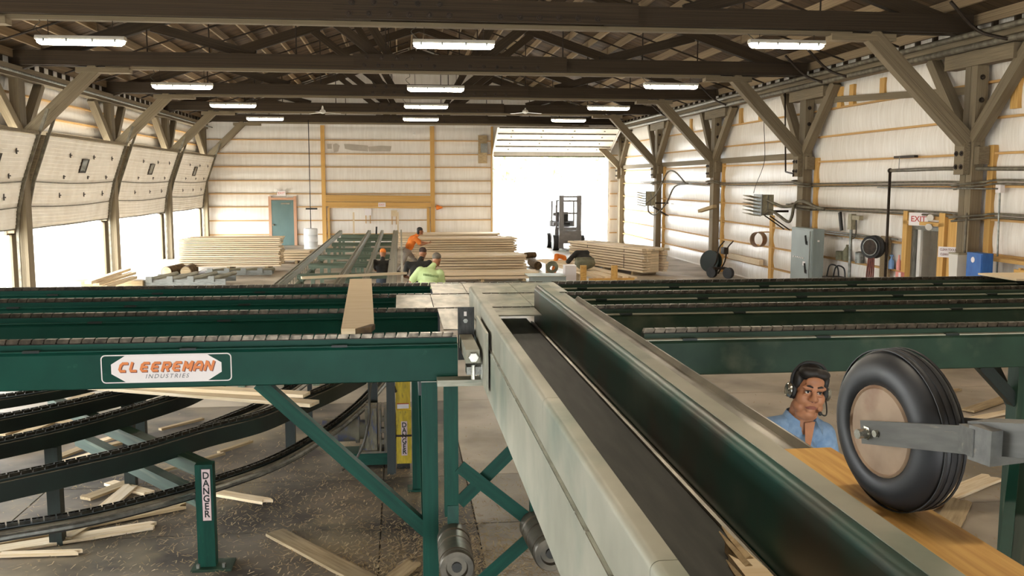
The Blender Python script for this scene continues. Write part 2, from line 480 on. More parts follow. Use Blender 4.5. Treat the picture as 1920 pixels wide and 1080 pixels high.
# grey paint that covers old writing on the sheeting
bm = NB()
for pts in ([(613, 270), (622, 270), (622, 279), (614, 279)], [(624, 271), (630, 269), (637, 273), (634, 284), (626, 286)],
            [(645, 270), (655, 270), (690, 273), (690, 284), (660, 282), (647, 279)], [(690, 275), (715, 273), (734, 274), (732, 284), (692, 284)]):
    vv = [bm.verts.new(at(x, y, Y=YF - .062)) for x, y in pts]
    r = bmesh.ops.extrude_face_region(bm, geom=[bm.faces.new(vv)])
    bmesh.ops.translate(bm, verts=[g for g in r['geom'] if isinstance(g, bmesh.types.BMVert)], vec=(0, .004, 0))
mat('cover_paint', '#b3a899', '#aa9f90', .6, scale=4)
bobj('painted_patch', bm, 'cover_paint', wb, label='grey painted-over patch')

# ---- left wall (above the overhead doors) and behind the camera
LY = [-8, 2.4, 9.3] + TY
bm = NB()
abox(bm, (XL - .2, -8, 4.1), (XL, YF + .2, 5.985)); abox(bm, (XL - .2, -8, 0), (XL, 4.4, 5.985))
wl = tag(bobj('wall_left', bm, 'sheet'), 'upper left wall of white sheeting above the raised overhead doors', None, None, 'structure')
for a, b in zip(TY, TY[1:]):
    for z0, z1 in ((4.1, 4.55), (4.55, 5.0), (5.0, 5.55)):
        sheet('insulation_sheet', (XL + .004, a, z0 + .02), (0, b - a, 0), (0, 0, z1 - z0 - .03), wl, 'sheet', .05, 6, 4, (1, 0, 0))
        plank('girt', (XL + .05, a, z0), (XL + .05, b, z0), .1, .04, 'girt', wl)
plank('header_beam', (XL + .12, 9.3, 4.12), (XL + .12, 43.9, 4.12), .12, .16, 'timber', wl)
for Y in TY:
    plank('door_jamb', (XL + .02, Y, 1.7), (XL + .02, Y, 4.15), .8, .06, 'timber', wl, up=(1, 0, 0))
    plank('door_jamb', (XL + .05, Y, 0), (XL + .05, Y, 1.7), .42, .06, 'timber', wl, up=(1, 0, 0))
bm = NB()
for lo, hi in (((XL, -8.2, 0), (-3.5, -8, 9)), ((4.5, -8.2, 0), (XR, -8, 9)), ((-3.5, -8.2, 3.0), (4.5, -8, 9))): abox(bm, lo, hi)
tag(bobj('wall_front', bm, 'sheet'), 'end wall behind the viewpoint with an open doorway', None, None, 'structure')

# ---- roof: boards on purlins
bm = NB()
for s in (-1, 1):
    X = XR + .2 if s > 0 else XL - .2
    v = [(RIDGE, -8.2, 9.26), (X, -8.2, zroof(X) + .31), (X, YF + .4, zroof(X) + .31), (RIDGE, YF + .4, 9.26)]
    A = [bm.verts.new(p) for p in v]; B = [bm.verts.new((p[0], p[1], p[2] + .05)) for p in v]
    for f in (A, B[::-1]): bm.faces.new(f)
    for i in range(4): bm.faces.new((A[i], A[(i + 1) % 4], B[(i + 1) % 4], B[i]))
ce = tag(bobj('ceiling', bm, 'roof_board'), 'dark wooden gable roof of boards on purlins', None, None, 'structure')
for s in (-1, 1):
    Xe = XR + .15 if s > 0 else XL - .15
    y = 12.0
    while y < YF:
        wd = random.choice((.19, .21, .235))
        o = .235 + random.uniform(0, .008)
        plank('roof_board', (RIDGE, y + wd / 2, zroof(RIDGE) + o), (Xe, y + wd / 2, zroof(Xe) + o), wd - .012, .022, 'roof_board', ce)
        y += wd
    for i in range(16):
        X = RIDGE + s * (.25 + i * .62)
        for a, b in zip([12.0] + TY, TY + [YF]):
            if b - a < 1: b = a + .3
            plank('purlin', (X, a - .15, zroof(X) + .1 + .003 * (i % 3)), (X + random.uniform(-.03, .03), min(b + .15, YF), zroof(X) + .1), .055, .19, 'purlin', ce)

# ---- eave beams
for nm, X in (('trim_1', XR - .28), ('trim_2', XL + .35)):
    o = cbox(nm, (X, 18, 5.42), (.26, 52, .26), 'timber')
    tag(o, 'long weathered eave beam above the %s posts' % ('right wall' if X > 0 else 'left door'), None, None, 'structure')
    y = 12.
    while y < YF - .3:
        plank('eave_block', (X + (.16 if X > 0 else -.16), y, 5.55), (X + (.16 if X > 0 else -.16), y, 5.86), .06, .1, 'truss_wood', o, up=(1, 0, 0)); y += .62

# ================================================================ trusses
bolt_me = None
def bolt_mesh():
    global bolt_me
    if bolt_me is None:
        bm = NB(); alathe(bm, [(.055, 0), (.055, .012), (.03, .012), (.03, .035), (.018, .042)], None, 8)
        bolt_me = bpy.data.meshes.new('bolt'); bm.to_mesh(bolt_me); bm.free(); bolt_me.materials.append(MATS['iron'])
    return bolt_me
def bolt(p, n, parent, s=1.): return mesh_obj('bolt', bolt_mesh(), parent, facing(p, n) @ Matrix.Scale(s, 4))

def make_truss(Y):
    t = thing('roof_truss', '', 'truss', (RIDGE, Y, 5.6))
    xl, xr, xa, xb = XL + .3, XR - .35, -1.05, 4.25
    zc = 5.76
    for o, (a, b) in ((-.14, (xl, xa + .6)), (-.14, (xb - .75, xr)), (.14, (xl, xb - .2)), (.14, (xb - .2, xr))):
        plank('bottom_chord', (a, Y + o, zc), (b, Y + o, zc), .14, .32, 'truss_wood', t)
    plank('splice_plate', (xa, Y - .27, zc + .01), (xb - .2, Y - .27, zc + .01), .1, .35, 'truss_wood', t)
    plank('lower_strip', (xl + 2, Y, zc - .2), (xr - 2.2, Y, zc - .2), .16, .07, 'timber', t)
    for k in range(6):
        for x0 in (xa + .25, xa + 2.75):
            bolt((x0 + k * .33, Y - .32, zc - .08), (0, -1, 0), t)
        if k < 5: bolt((xa + .3 + k * .36, Y - .32, zc + .1), (0, -1, 0), t)
    for s in (-1, 1):
        xe = xr if s > 0 else xl
        plank('top_chord', (RIDGE, Y, zroof(RIDGE) - .15), (xe, Y, zroof(xe) - .15), .16, .28, 'truss_wood', t)
        for b0, t0 in ((4.15, 6.5), (1.25, 3.4), (4.0, 1.3)):
            X0, X1 = RIDGE + s * b0, RIDGE + s * t0
            if t0 == 1.3:
                continue
            plank('diagonal', (X0, Y, zc + .14), (X1, Y, zroof(X1) - .25), .14, .22, 'truss_wood', t)
        for b0, t0 in ((1.0, .1),):
            plank('diagonal', (RIDGE + s * b0, Y, zc + .14), (RIDGE + s * 2.2, Y, zroof(RIDGE + s * 2.2) - .25), .12, .2, 'truss_wood', t)
        for off in (1.1, 3.2, 5.2, 6.6):
            X = RIDGE + s * off
            bm = NB(); acyl(bm, (X, Y - .05, zc + .1), (X, Y - .05, zroof(X) - .1), .016, n=6)
            bobj('hanger_rod', bm, 'iron', t)
        for dy, dz in ((1.6, .33), (3.9, .3)):
            bm = NB()
            Xa, Xb = RIDGE + s * .4, RIDGE + s * 9.0
            atube(bm, [(Xa, Y + dy, zroof(Xa) - dz), (Xb, Y + dy, zroof(Xb) - dz)], .022, 6)
            bobj('tie_rod', bm, 'iron', t)
    return t
names = ['nearest dark roof truss, its bolted chord crossing the top of the view', 'second roof truss back, behind the nearest row of lamps',
         'third roof truss back with a bolted splice at its middle', 'fourth roof truss back, the one carrying the two fans', 'last roof truss, set against the far end wall']
t0 = make_truss(TY[0]); t0['label'] = names[0]
for k in range(1, 5):
    c = copy_tree(t0, Matrix.Translation((0, TY[k] - TY[0] - (.25 if k == 4 else 0), 0))); c['label'] = names[k]
    if k == 4:
        for ch in list(c.children):
            if ch.name.startswith('tie_rod'): bpy.data.objects.remove(ch)

# ================================================================ posts with braces
def make_post(Y, s, lab, X, far=True, foot=None, Yk=None):
    """s = +1 right wall, -1 left wall"""
    t = thing('timber_post', lab, 'post', (X, Y, 0), 'braced timber posts')
    xi = X - s * .14
    plank('shaft', (X + s * .02, Y - .1, 0), (X + s * .02, Y - .1, 5.3), .18, .22, 'timber', t, up=(1, 0, 0))
    plank('shaft', (X + s * .02, Y + .1, 0), (X + s * .02, Y + .1, 5.3), .17, .2, 'timber', t, up=(1, 0, 0))
    zb = 3.66 if s > 0 else 3.95
    xk = 8.35 if s > 0 else -6.95
    plank('knee_brace', (X - s * .1, Y, zb), (xk, Yk if Yk else Y, 5.58), .24, .27, 'timber', t)
    plank('bolster', (xk - s * .75, Yk if Yk else Y, 5.5), (xk + s * .45, Yk if Yk else Y, 5.5), .26, .12, 'timber', t)
    for d in ((-1, 1) if far else (-1,)):
        plank('wall_brace', (X - s * .02, Y + d * .12, zb + .06), (X + s * .06, Y + d * 1.5, 5.3), .2, .2, 'timber', t)
    if s > 0:
        plank('cap_beam', (X, Y - 1.2, 5.14), (X, Y + .8, 5.14), .24, .26, 'timber', t)
        cbox('side_block', (xi - .02, Y + .02, 3.36), (.12, .3, .56), 'timber', t)
        for dy in (-.06, .1):
            for dz in (3.22, 3.46): bolt((xi - .085, Y + dy, dz), (-1, 0, 0), t, .9)
        for dz in (3.3, 3.55, 4.4, 4.8): bolt((X, Y - .215, dz), (0, -1, 0), t, .9)
        cbox('side_block', (X + .03, Y - .27, 3.42), (.2, .14, .32), 'timber', t)
    return t
for Y, l, Yk in zip(PY, ('nearest braced timber post on the right wall, beside the framed doorway', 'braced timber post behind the grey electrical cabinet',
                     'braced timber post behind the hose reel trolley', 'braced timber post on the right wall carrying the far heater'), TY):
    make_post(Y, 1, l, 10.3, True, None, Yk)
c = make_post(43.6, 1, 'corner timber post right of the open far doorway', 10.4, False)
for Y, l in zip(TY[1:], ('leftmost braced timber post, between the two nearest raised doors', 'second braced timber post on the left, between raised doors',
                         'third braced timber post on the left, between raised doors', 'braced timber corner post where left side meets far wall')):
    make_post(Y - (.1 if Y > 43 else 0), -1, l, -8.72, Y < 43)
make_post(TY[0], -1, 'braced timber post at the far left picture edge, mostly cut off', -8.72)
# ================================================================ raised overhead doors on the left
TRK = [(-8.86, 0.0), (-8.86, 1.75), (-8.8, 2.3), (-8.66, 2.92), (-8.27, 4.02), (-8.05, 4.6)]
def trk(z):
    for (x0, z0), (x1, z1) in zip(TRK, TRK[1:]):
        if z0 <= z <= z1: return x0 + (x1 - x0) * (z - z0) / (z1 - z0)
    return TRK[-1][0]
def make_left_door(a, b, lab, zb, win=.62):
    t = thing('overhead_door', lab, 'garage door', (-8.8, (a + b) / 2, zb), 'raised overhead doors')
    for z0, z1, sag0, sag1 in ((zb, 2.34, 0, .0), (2.35, 2.93, .0, .0), (2.94, 4.0, .0, 0)):
        bm = NB(); n = max(3, round((z1 - z0) / .085)); ny = 8
        rows = []
        for i in range(n + 1):
            z = z0 + (z1 - z0) * i / n
            for off in ((0, .014) if 0 < i < n else (0,)):
                zz = z + (0 if off == 0 else .012)
                rows.append([bm.verts.new((trk(min(zz, 4.55)) + .02 + off * (1 if i % 2 else .6), a + (b - a) * k / ny, zz - (.05 * math.sin(PI * k / ny) if (i in (0,) and z0 > zb) or (i == n and z1 < 3) else .05 * math.sin(PI * k / ny) * (1 - i / n if z0 > 2.9 else 1)))) for k in range(ny + 1)])
        for r0, r1 in zip(rows, rows[1:]):
            for k in range(ny): bm.faces.new((r0[k], r0[k + 1], r1[k + 1], r1[k]))
        ext = bmesh.ops.extrude_face_region(bm, geom=bm.faces[:])
        bmesh.ops.translate(bm, verts=[g for g in ext['geom'] if isinstance(g, bmesh.types.BMVert)], vec=(-.045, 0, 0))
        sec = bobj('door_section', bm, 'door_panel', t)
    for z in (2.345, 2.935):
        bm = NB(); atube(bm, [(trk(z) + .045, a + (b - a) * k / 8, z - .05 * math.sin(PI * k / 8) + .0) for k in range(9)], .014, 6)
        bobj('stiffener', bm, 'old_pipe', t)
    for z in (2.6, 3.08, 3.62):
        for u in (.3, .6, .86):
            p = Vector((trk(z) + .035, a + (b - a) * u, z)); bm = NB()
            abox(bm, p + Vector((0, -.03, -.08)), p + Vector((.012, .03, .08))); abox(bm, p + Vector((.01, -.06, -.03)), p + Vector((.03, .06, 0)))
            bobj('hinge', bm, 'iron', t)
    yw = a + (b - a) * win; z0, z1, hw = 3.2, 3.5, .22
    for q in range(1):
        bm = NB()
        P = lambda y, z, o=.075: Vector((trk(z) + o, y, z))
        for y0, y1, za, zb2 in ((yw - hw, yw + hw, z1, z1 + .035), (yw - hw, yw + hw, z0 - .035, z0), (yw - hw - .035, yw - hw, z0 - .035, z1 + .035), (yw + hw, yw + hw + .035, z0 - .035, z1 + .035)):
            c = [P(y0, za), P(y1, za), P(y1, zb2), P(y0, zb2)]
            A = [bm.verts.new(p) for p in c]; B = [bm.verts.new(p + Vector((-.06, 0, 0))) for p in c]
            bm.faces.new(A); bm.faces.new(B[::-1])
            for i in range(4): bm.faces.new((A[i], B[i], B[(i + 1) % 4], A[(i + 1) % 4]))
        wn = bobj('window_frame', bm, 'iron', t)
        bm = NB(); A = [bm.verts.new(P(y, z, .062)) for y, z in ((yw - hw, z0), (yw + hw, z0), (yw + hw, z1), (yw - hw, z1))]; bm.faces.new(A)
        bobj('pane', bm, 'glass_grey', wn)
    for y in (a - .05, b + .05):
        bm = NB(); asweep(bm, [(-.03, -.02), (.03, -.02), (.03, .03), (-.03, .03)], [(x + .06, y, z) for x, z in TRK], up=(0, 1, 0))
        bobj('track', bm, 'old_pipe', t)
    for y in (a - .05, b + .05):
        bm = NB(); zz = [1.75, 2.3, 2.92, 4.02]
        poly = [(trk(z) + .012, z) for z in zz] + [(-9.04, 4.1), (-9.04, 1.75)]
        A = [bm.verts.new((x, y - .08, z)) for x, z in poly]; B = [bm.verts.new((x, y + .08, z)) for x, z in poly]
        bm.faces.new(A); bm.faces.new(B[::-1])
        for i in range(len(poly)): bm.faces.new((A[i], A[(i + 1) % len(poly)], B[(i + 1) % len(poly)], B[i]))
        bobj('side_panel', bm, 'timber', t)
    bm = NB(); abar(bm, (trk(4.05) + .03, a, 4.05), (trk(4.05) + .03, b, 4.05), .1, .07); bobj('top_rail', bm, 'timber', t)
    bm = NB(); abar(bm, (trk(zb) + .0, a, zb - .02), (trk(zb), b, zb - .02), .06, .03); bobj('bottom_seal', bm, 'old_pipe', t)
    return t
for (a, b), l, zb, win in zip(zip(TY, TY[1:]), ('raised white sectional door cut off by the left picture edge', 'widest raised white sectional door on the left, small dark window',
        'middle raised white sectional door on the left', 'raised white sectional door nearest the far wall, left side'), (1.86, 1.83, 1.8, 1.78), (.7, .5, .5, .5)):
    make_left_door(a + .34, b - .34, l, zb, win)
make_left_door(9.6, TY[0] - .34, 'raised white sectional door left of the picture edge, out of view', 1.86)
# far overhead door, swung up inward
t = thing('overhead_door', 'raised white overhead door above the open far doorway and forklift', 'garage door', (7.1, 43.7, 4.1))
DP = [(YF - .08, 0), (YF - .08, 4.1), (YF - .35, 4.35), (YF - 2.6, 5.35)]
for k, (u0, u1) in enumerate(((0, .24), (.25, .5), (.51, .76), (.77, 1.))):
    q0, q1 = [Vector((0, DP[2][0] + (DP[3][0] - DP[2][0]) * u, DP[2][1] + (DP[3][1] - DP[2][1]) * u)) for u in (u0, u1)]
    bm = NB(); abar(bm, q0 + Vector((7.1, 0, 0)), q1 + Vector((7.1, 0, 0)), 5.5, .05); bobj('door_section', bm, 'door_panel', t)
    bm = NB(); abar(bm, q1 + Vector((4.4, 0, -.04)), q1 + Vector((9.8, 0, -.04)), .06, .05); bobj('stiffener', bm, 'old_pipe', t)
    for u in (.12, .37, .63, .88):
        c = q0.lerp(q1, .5) + Vector((4.36 + 5.5 * u, 0, -.04)); bm = NB(); abox(bm, c - Vector((.03, .06, .02)), c + Vector((.03, .06, .01))); bobj('hinge', bm, 'galv', t)
for X in (4.34, 9.9):
    bm = NB(); asweep(bm, [(-.04, -.03), (.04, -.03), (.04, .03), (-.04, .03)], [(X, y - .03, z) for y, z in DP], up=(1, 0, 0)); bobj('track', bm, 'white_paint', t)
bm = NB(); abar(bm, (4.4, YF - .1, 4.12), (9.85, YF - .1, 4.12), .06, .06); bobj('bottom_seal', bm, 'old_pipe', t)

# ================================================================ fluorescent lamps
LPX = [[(152, 76), (851, 83), (1475, 83)], [(342, 161), (817, 166), (1258, 161)], [(437, 197), (799, 199), (1141, 202)], [(497, 222), (789, 223), (1066, 225)]]
LNM = [['left', 'middle', 'right'], 'nearest row', 'second row', 'third row', 'farthest row']
def make_lamp(p):
    t = thing('ceiling_lamp', '', 'lamp', p, 'fluorescent lamps under the trusses')
    x, y, z = p; h = .69
    bm = NB()
    A = [(-.085, .0), (.085, .0), (.065, -.05), (.035, -.075), (-.035, -.075), (-.065, -.05)]
    rings = []
    for dx, s in ((-h + .015, .55), (-h + .07, 1), (h - .07, 1), (h - .015, .55)):
        rings.append([bm.verts.new((x + dx, y + a * s, z + b * s)) for a, b in A])
    for r0, r1 in zip(rings, rings[1:]):
        for k in range(6): bm.faces.new((r0[k], r0[(k + 1) % 6], r1[(k + 1) % 6], r1[k]))
    bm.faces.new(rings[0]); bm.faces.new(rings[-1][::-1])
    bobj('diffuser', bm, 'lamp_glow', t)
    bm = NB(); aprism(bm, [(-.09, .004), (.09, .004), (.09, .03), (.06, .07), (-.06, .07), (-.09, .03)], (x - h, y, z), (x + h, y, z)); bobj('housing', bm, 'lamp_housing', t)
    for dx in (-.5, .5):
        bm = NB(); acyl(bm, (x + dx, y, z + .07), (x + dx, y, 5.58), .006, n=5); bobj('hanger', bm, 'iron', t)
    for dx in (-.55, -.2, .2, .55):
        for s in (-1, 1): cbox('clip', (x + dx, y + s * .09, z - .005), (.03, .012, .05), 'galv', t)
    bm = NB(); atube(bm, spline([(x - .6, y, z + .07), (x - .72, y + .03, z + .2), (x - .62, y, z + .28), (x - .66, y, 5.6)], 4), .007, 5); bobj('cord', bm, 'cable', t)
    return t
p0 = None
for r, row in enumerate(LPX):
    for k, (px, py) in enumerate(row):
        p = at(px, py, Y=TY[r] - .05)
        if p0 is None: lamp0 = make_lamp(p); p0 = p; c = lamp0
        else: c = copy_tree(lamp0, Matrix.Translation(p - p0))
        c['label'] = 'glowing fluorescent lamp, %s of the %s' % (LNM[0][k], LNM[r + 1])
for r, Y in enumerate((9.3, 2.6)):
    for k, X in enumerate((-5.3, .93, 6.7)):
        c = copy_tree(lamp0, Matrix.Translation(Vector((X, Y, p0.z)) - p0)); c['label'] = 'glowing fluorescent lamp overhead, out of view, %s of the %s' % (LNM[0][k], ('row before the viewer', 'row above the viewer')[r])
# two ceiling fans
for px, py, l in ((605, 212, 'small white ceiling fan left of the middle lamps'), (985, 212, 'small white ceiling fan right of the middle lamps')):
    p = at(px, py, Y=TY[3] - .9)
    t = thing('ceiling_fan', l, 'fan', p, 'ceiling fans')
    bm = NB(); acyl(bm, p + Vector((0, 0, .1)), (p.x, p.y, 5.75), .02, n=6); alathe(bm, [(.05, .1), (.03, .22)], Matrix.Translation((p.x, p.y, 5.5)), 8); bobj('rod', bm, 'white_paint', t)
    bm = NB(); alathe(bm, [(.03, .14), (.1, .1), (.12, .03), (.06, -.02), (.01, -.03)], Matrix.Translation(p), 12); bobj('motor', bm, 'white_paint', t)
    for k in range(3):
        a = .3 + k * 2 * PI / 3
        plank('blade', p + Vector((math.cos(a) * .1, math.sin(a) * .1, .02)), p + Vector((math.cos(a) * .68, math.sin(a) * .68, .0)), .12, .012, 'white_paint', t)

# ================================================================ chain conveyors of the sorting deck
DZK = 1.95
RY = [6.1, 7.32, 8.25, 9.15]
_link = None
def link_mesh():
    global _link
    if _link is None:
        bm = NB()
        prof = [(-.036, -.014), (.028, -.014), (.036, .004), (.036, .014), (-.028, .014), (-.036, -.004)]
        for y0, y1 in ((-.021, .021),):
            A = [bm.verts.new((a, y0, b)) for a, b in prof]; B = [bm.verts.new((a, y1, b)) for a, b in prof]
            bm.faces.new(A); bm.faces.new(B[::-1])
            for i in range(6): bm.faces.new((A[i], B[i], B[(i + 1) % 6], A[(i + 1) % 6]))
        bmesh.ops.recalc_face_normals(bm, faces=bm.faces)
        _link = bpy.data.meshes.new('chain_link'); bm.to_mesh(_link); bm.free(); _link.materials.append(MATS['chain'])
    return _link
def make_rail(Y, x0, x1, c0, c1, lab, m='green', tall=True, grp=None):
    t = thing('chain_conveyor', lab, 'conveyor', ((x0 + x1) / 2, Y, 1.65), grp)
    bm = NB(); yf = Y - .1
    prof = [(yf, 1.66), (yf + .012, 1.652), (yf + .17, 1.652), (yf + .17, 1.885), (yf + .02, 1.892), (yf, 1.872)]
    A = [bm.verts.new((x0, a, b)) for a, b in prof]; B = [bm.verts.new((x1, a, b)) for a, b in prof]
    bm.faces.new(A); bm.faces.new(B[::-1])
    for i in range(6): bm.faces.new((A[i], A[(i + 1) % 6], B[(i + 1) % 6], B[i]))
    bobj('beam', bm, m, t)
    cbox('chain_guide', ((x0 + x1) / 2, Y + .005, 1.91), (x1 - x0, .09, .04), m, t)
    cbox('ledge', ((x0 + x1) / 2, yf + .03, 1.894), (x1 - x0, .055, .008), 'dusty_steel' if m == 'green_dusty' else 'green', t)
    cbox('wear_strip', ((x0 + x1) / 2, Y, 1.9315), (x1 - x0, .07, .004), 'dark_steel', t)
    x = x0 + .3
    while x < x1:
        cbox('notch', (x, yf + .012, 1.897), (.1, .03, .014), 'green_dark', t); x += .94
    n = int((c1 - c0) / .0755)
    for i in range(n):
        mesh_obj('chain_link', link_mesh(), t, Matrix.Translation((c0 + .038 + i * .0755, Y, 1.9475)))
    return t
LN = ['nearest green chain rail of the left deck, carrying the maker\'s plate', 'second green chain rail of the left deck', 'third green chain rail of the left deck', 'farthest green chain rail of the left deck']
RN = ['nearest green chain rail of the right deck, deep dusty face', 'second green chain rail of the right deck', 'third green chain rail of the right deck', 'farthest green chain rail of the right deck']
for k, Y in enumerate(RY):
    make_rail(Y, -5.4, .36 if k == 0 else (.28 if k == 1 else -.06 if k == 2 else .28), -5.4, .36 if k == 0 else 1.46, LN[k], 'green', k == 0, 'left deck chain rails')
    make_rail(Y, 1.62 if k == 0 else 1.48, 8.0, 1.62 if k == 0 else 1.48, 8.0, RN[k], 'green_dusty', k == 0, 'right deck chain rails')
# maker's plate on the near rail
t = bpy.data.objects['chain_conveyor']
yb = 5.998
bm = NB()
pc = at(313, 690, Y=yb); 
def rrect(w_, h_, r_, n=5):
    out = []
    for cx_, cz_, a0 in ((w_ - r_, h_ - r_, 0), (-w_ + r_, h_ - r_, 90), (-w_ + r_, -h_ + r_, 180), (w_ - r_, -h_ + r_, 270)):
        for i in range(n + 1):
            a = math.radians(a0 + 90 * i / n); out.append((cx_ + r_ * math.cos(a), cz_ + r_ * math.sin(a)))
    return out
def flat(name, poly, m, o, th=.0015, tilt=0.0):
    bm = NB()
    A = [bm.verts.new((pc.x + x, yb - o, pc.z + z)) for x, z in poly]; B = [bm.verts.new((pc.x + x, yb - o + th, pc.z + z)) for x, z in poly]
    bm.faces.new(A); bm.faces.new(B[::-1]); n = len(poly)
    for i in range(n): bm.faces.new((A[i], A[(i + 1) % n], B[(i + 1) % n], B[i]))
    return bobj(name, bm, m, npl)
W2, H2 = .397, .09
npl = thing('name_plate', '', None, pc)
bm = NB()
npl2 = flat('border', rrect(W2, H2, .028), 'label_white', .003)
flat('field', rrect(W2 - .007, H2 - .007, .022), 'green', .0045)
flat('emblem', [(-.335, .03), (-.25, .083), (.25, .083), (.335, .03), (.335, -.03), (.25, -.083), (-.25, -.083), (-.335, -.03)], 'label_white', .006)
F = facing((pc.x, yb - .0095, pc.z + .012), (0, -1, 0))
GLY = {  # heavy block strokes in a 1 x 1 cell: polylines
    'C': [[(.92, .88), (.3, .88), (.12, .7), (.12, .3), (.3, .12), (.88, .12)]], 'L': [[(.12, 1), (.12, .3), (.25, .12), (.9, .12)]],
    'E': [[(.92, .88), (.3, .88), (.12, .72), (.12, .28), (.3, .12), (.9, .12)], [(.12, .5), (.8, .5)]],
    'R': [[(.12, 0), (.12, .88), (.72, .88), (.86, .76), (.86, .6), (.72, .46), (.12, .46)], [(.5, .46), (.86, 0)]],
    'M': [[(.1, 0), (.1, 1)], [(.1, .95), (.5, .35), (.9, .95)], [(.9, 0), (.9, 1)]], 'A': [[(.1, 0), (.1, .6), (.32, .88), (.68, .88), (.9, .6), (.9, 0)], [(.1, .36), (.9, .36)]],
    'N': [[(.1, 0), (.1, 1)], [(.12, .95), (.88, .05)], [(.9, 0), (.9, 1)]]}
def stroke_word(word, w_, h_, gap, t_, m, F_, shear):
    bm = NB(); tot = len(word) * w_ + (len(word) - 1) * gap; x0 = -tot / 2
    def pt(i, u, v): return (x0 + i * (w_ + gap) + u * w_ + shear * (v - .5) * h_, (v - .5) * h_)
    for i, ch in enumerate(word):
        lay = 0
        for pl in GLY[ch]:
            q = [Vector((*pt(i, u, v), 0)) for u, v in pl]
            for k, (a, b) in enumerate(zip(q, q[1:])):
                d = (b - a).normalized(); n_ = Vector((-d.y, d.x, 0)) * t_ / 2
                e0 = d * (t_ * .3 if k else 0); e1 = d * (t_ * .3 if k < len(q) - 2 else 0)
                c = [a - e0 + n_, a - e0 - n_, b + e1 - n_, b + e1 + n_]
                lay += 1
                A = [bm.verts.new(F_ @ p) for p in c]; B = [bm.verts.new(F_ @ (p + Vector((0, 0, .0006 + .00012 * lay)))) for p in c]
                bm.faces.new(A[::-1]); bm.faces.new(B)
                for z in range(4): bm.faces.new((A[z], A[(z + 1) % 4], B[(z + 1) % 4], B[z]))
    return bobj('lettering', bm, m, npl)
stroke_word('CLEEREMAN', .0515, .064, .0135, .0165, 'maroon', F @ Matrix.Translation((.004, -.004, -.0017)), .32)
stroke_word('CLEEREMAN', .0515, .064, .0135, .0155, 'orange_print', F, .32)
text_obj('lettering', 'INDUSTRIES', .038, 'grey_print', F @ Matrix.Translation((.0, -.062, 0)), npl, shear=.3, spacing=1.35)
# the plate is a part of the near rail
npl.parent = t; npl.matrix_parent_inverse = WORLD[t.name].inverted()
if 'category' in npl: del npl['category']
npl['label'] = 'white and green name plate with orange lettering'

# ================================================================ trough conveyor through the middle
tr = thing('trough_conveyor', 'long steel trough belt conveyor running from lower right to the deck', 'conveyor', (.8, 4.3, 1.6))
Y0, Y1 = -.6, 7.3
def along(name, poly, y0, y1, m, parent=tr, smooth=False, label=None):
    bm = NB()
    A = [bm.verts.new((a, y0, b)) for a, b in poly]; B = [bm.verts.new((a, y1, b)) for a, b in poly]
    n = len(poly)
    bm.faces.new(A); bm.faces.new(B[::-1])
    for i in range(n): bm.faces.new((A[i], A[(i + 1) % n], B[(i + 1) % n], B[i]))
    return bobj(name, bm, m, parent, smooth=smooth, label=label)
def arc(cx_, cz_, r_, a0, a1, n=6): return [(cx_ + r_ * math.cos(math.radians(a0 + (a1 - a0) * i / n)), cz_ + r_ * math.sin(math.radians(a0 + (a1 - a0) * i / n))) for i in range(n + 1)]
# left wall: upper plate in lengths, lower plate
ys = [Y0, 1.9, 3.45, 5.0, 6.55, Y1]
for a, b in zip(ys, ys[1:]):
    along('side_plate', [(.532, 1.945)] + arc(.552, 2.108, .022, 180, 90, 5) + [(.592, 2.13), (.592, 2.122), (.545, 2.115), (.542, 1.945)], a + .0015, b - .0015, 'dusty_steel', smooth=True)
along('lower_plate', [(.524, 1.62), (.524, 1.938), (.535, 1.938), (.535, 1.62)], Y0, Y1 - .9, 'dusty_steel')
along('seam_lip', [(.52, 1.9385), (.52, 1.9445), (.545, 1.9445), (.545, 1.9385)], Y0, Y1 - .6, 'bright_steel')
along('inner_wall', [(.592, 1.75), (.592, 2.122), (.587, 2.122), (.587, 1.75)], Y0, Y1, 'worn_steel')
# belt and its bed
along('belt', [(.6, 1.815), (.6, 1.83), (1.02, 1.83), (1.02, 1.815)], Y0, 7.55, 'belt')
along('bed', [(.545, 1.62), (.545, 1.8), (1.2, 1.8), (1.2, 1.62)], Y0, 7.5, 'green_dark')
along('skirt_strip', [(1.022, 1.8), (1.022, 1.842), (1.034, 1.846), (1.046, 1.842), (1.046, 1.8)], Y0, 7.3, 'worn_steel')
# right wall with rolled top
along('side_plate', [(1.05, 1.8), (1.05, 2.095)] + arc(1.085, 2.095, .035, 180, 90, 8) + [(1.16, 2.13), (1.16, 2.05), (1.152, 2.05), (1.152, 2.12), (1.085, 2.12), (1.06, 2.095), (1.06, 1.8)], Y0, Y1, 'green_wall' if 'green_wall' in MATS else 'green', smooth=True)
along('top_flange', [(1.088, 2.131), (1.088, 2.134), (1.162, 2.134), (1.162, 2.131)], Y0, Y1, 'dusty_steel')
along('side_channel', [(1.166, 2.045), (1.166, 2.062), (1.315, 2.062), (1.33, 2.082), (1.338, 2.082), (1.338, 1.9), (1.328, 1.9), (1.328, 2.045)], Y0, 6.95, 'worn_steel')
along('bottom_shell', [(1.06, 1.62), (1.06, 1.9), (1.327, 1.9), (1.327, 1.62)], Y0, 6.9, 'green_dark')
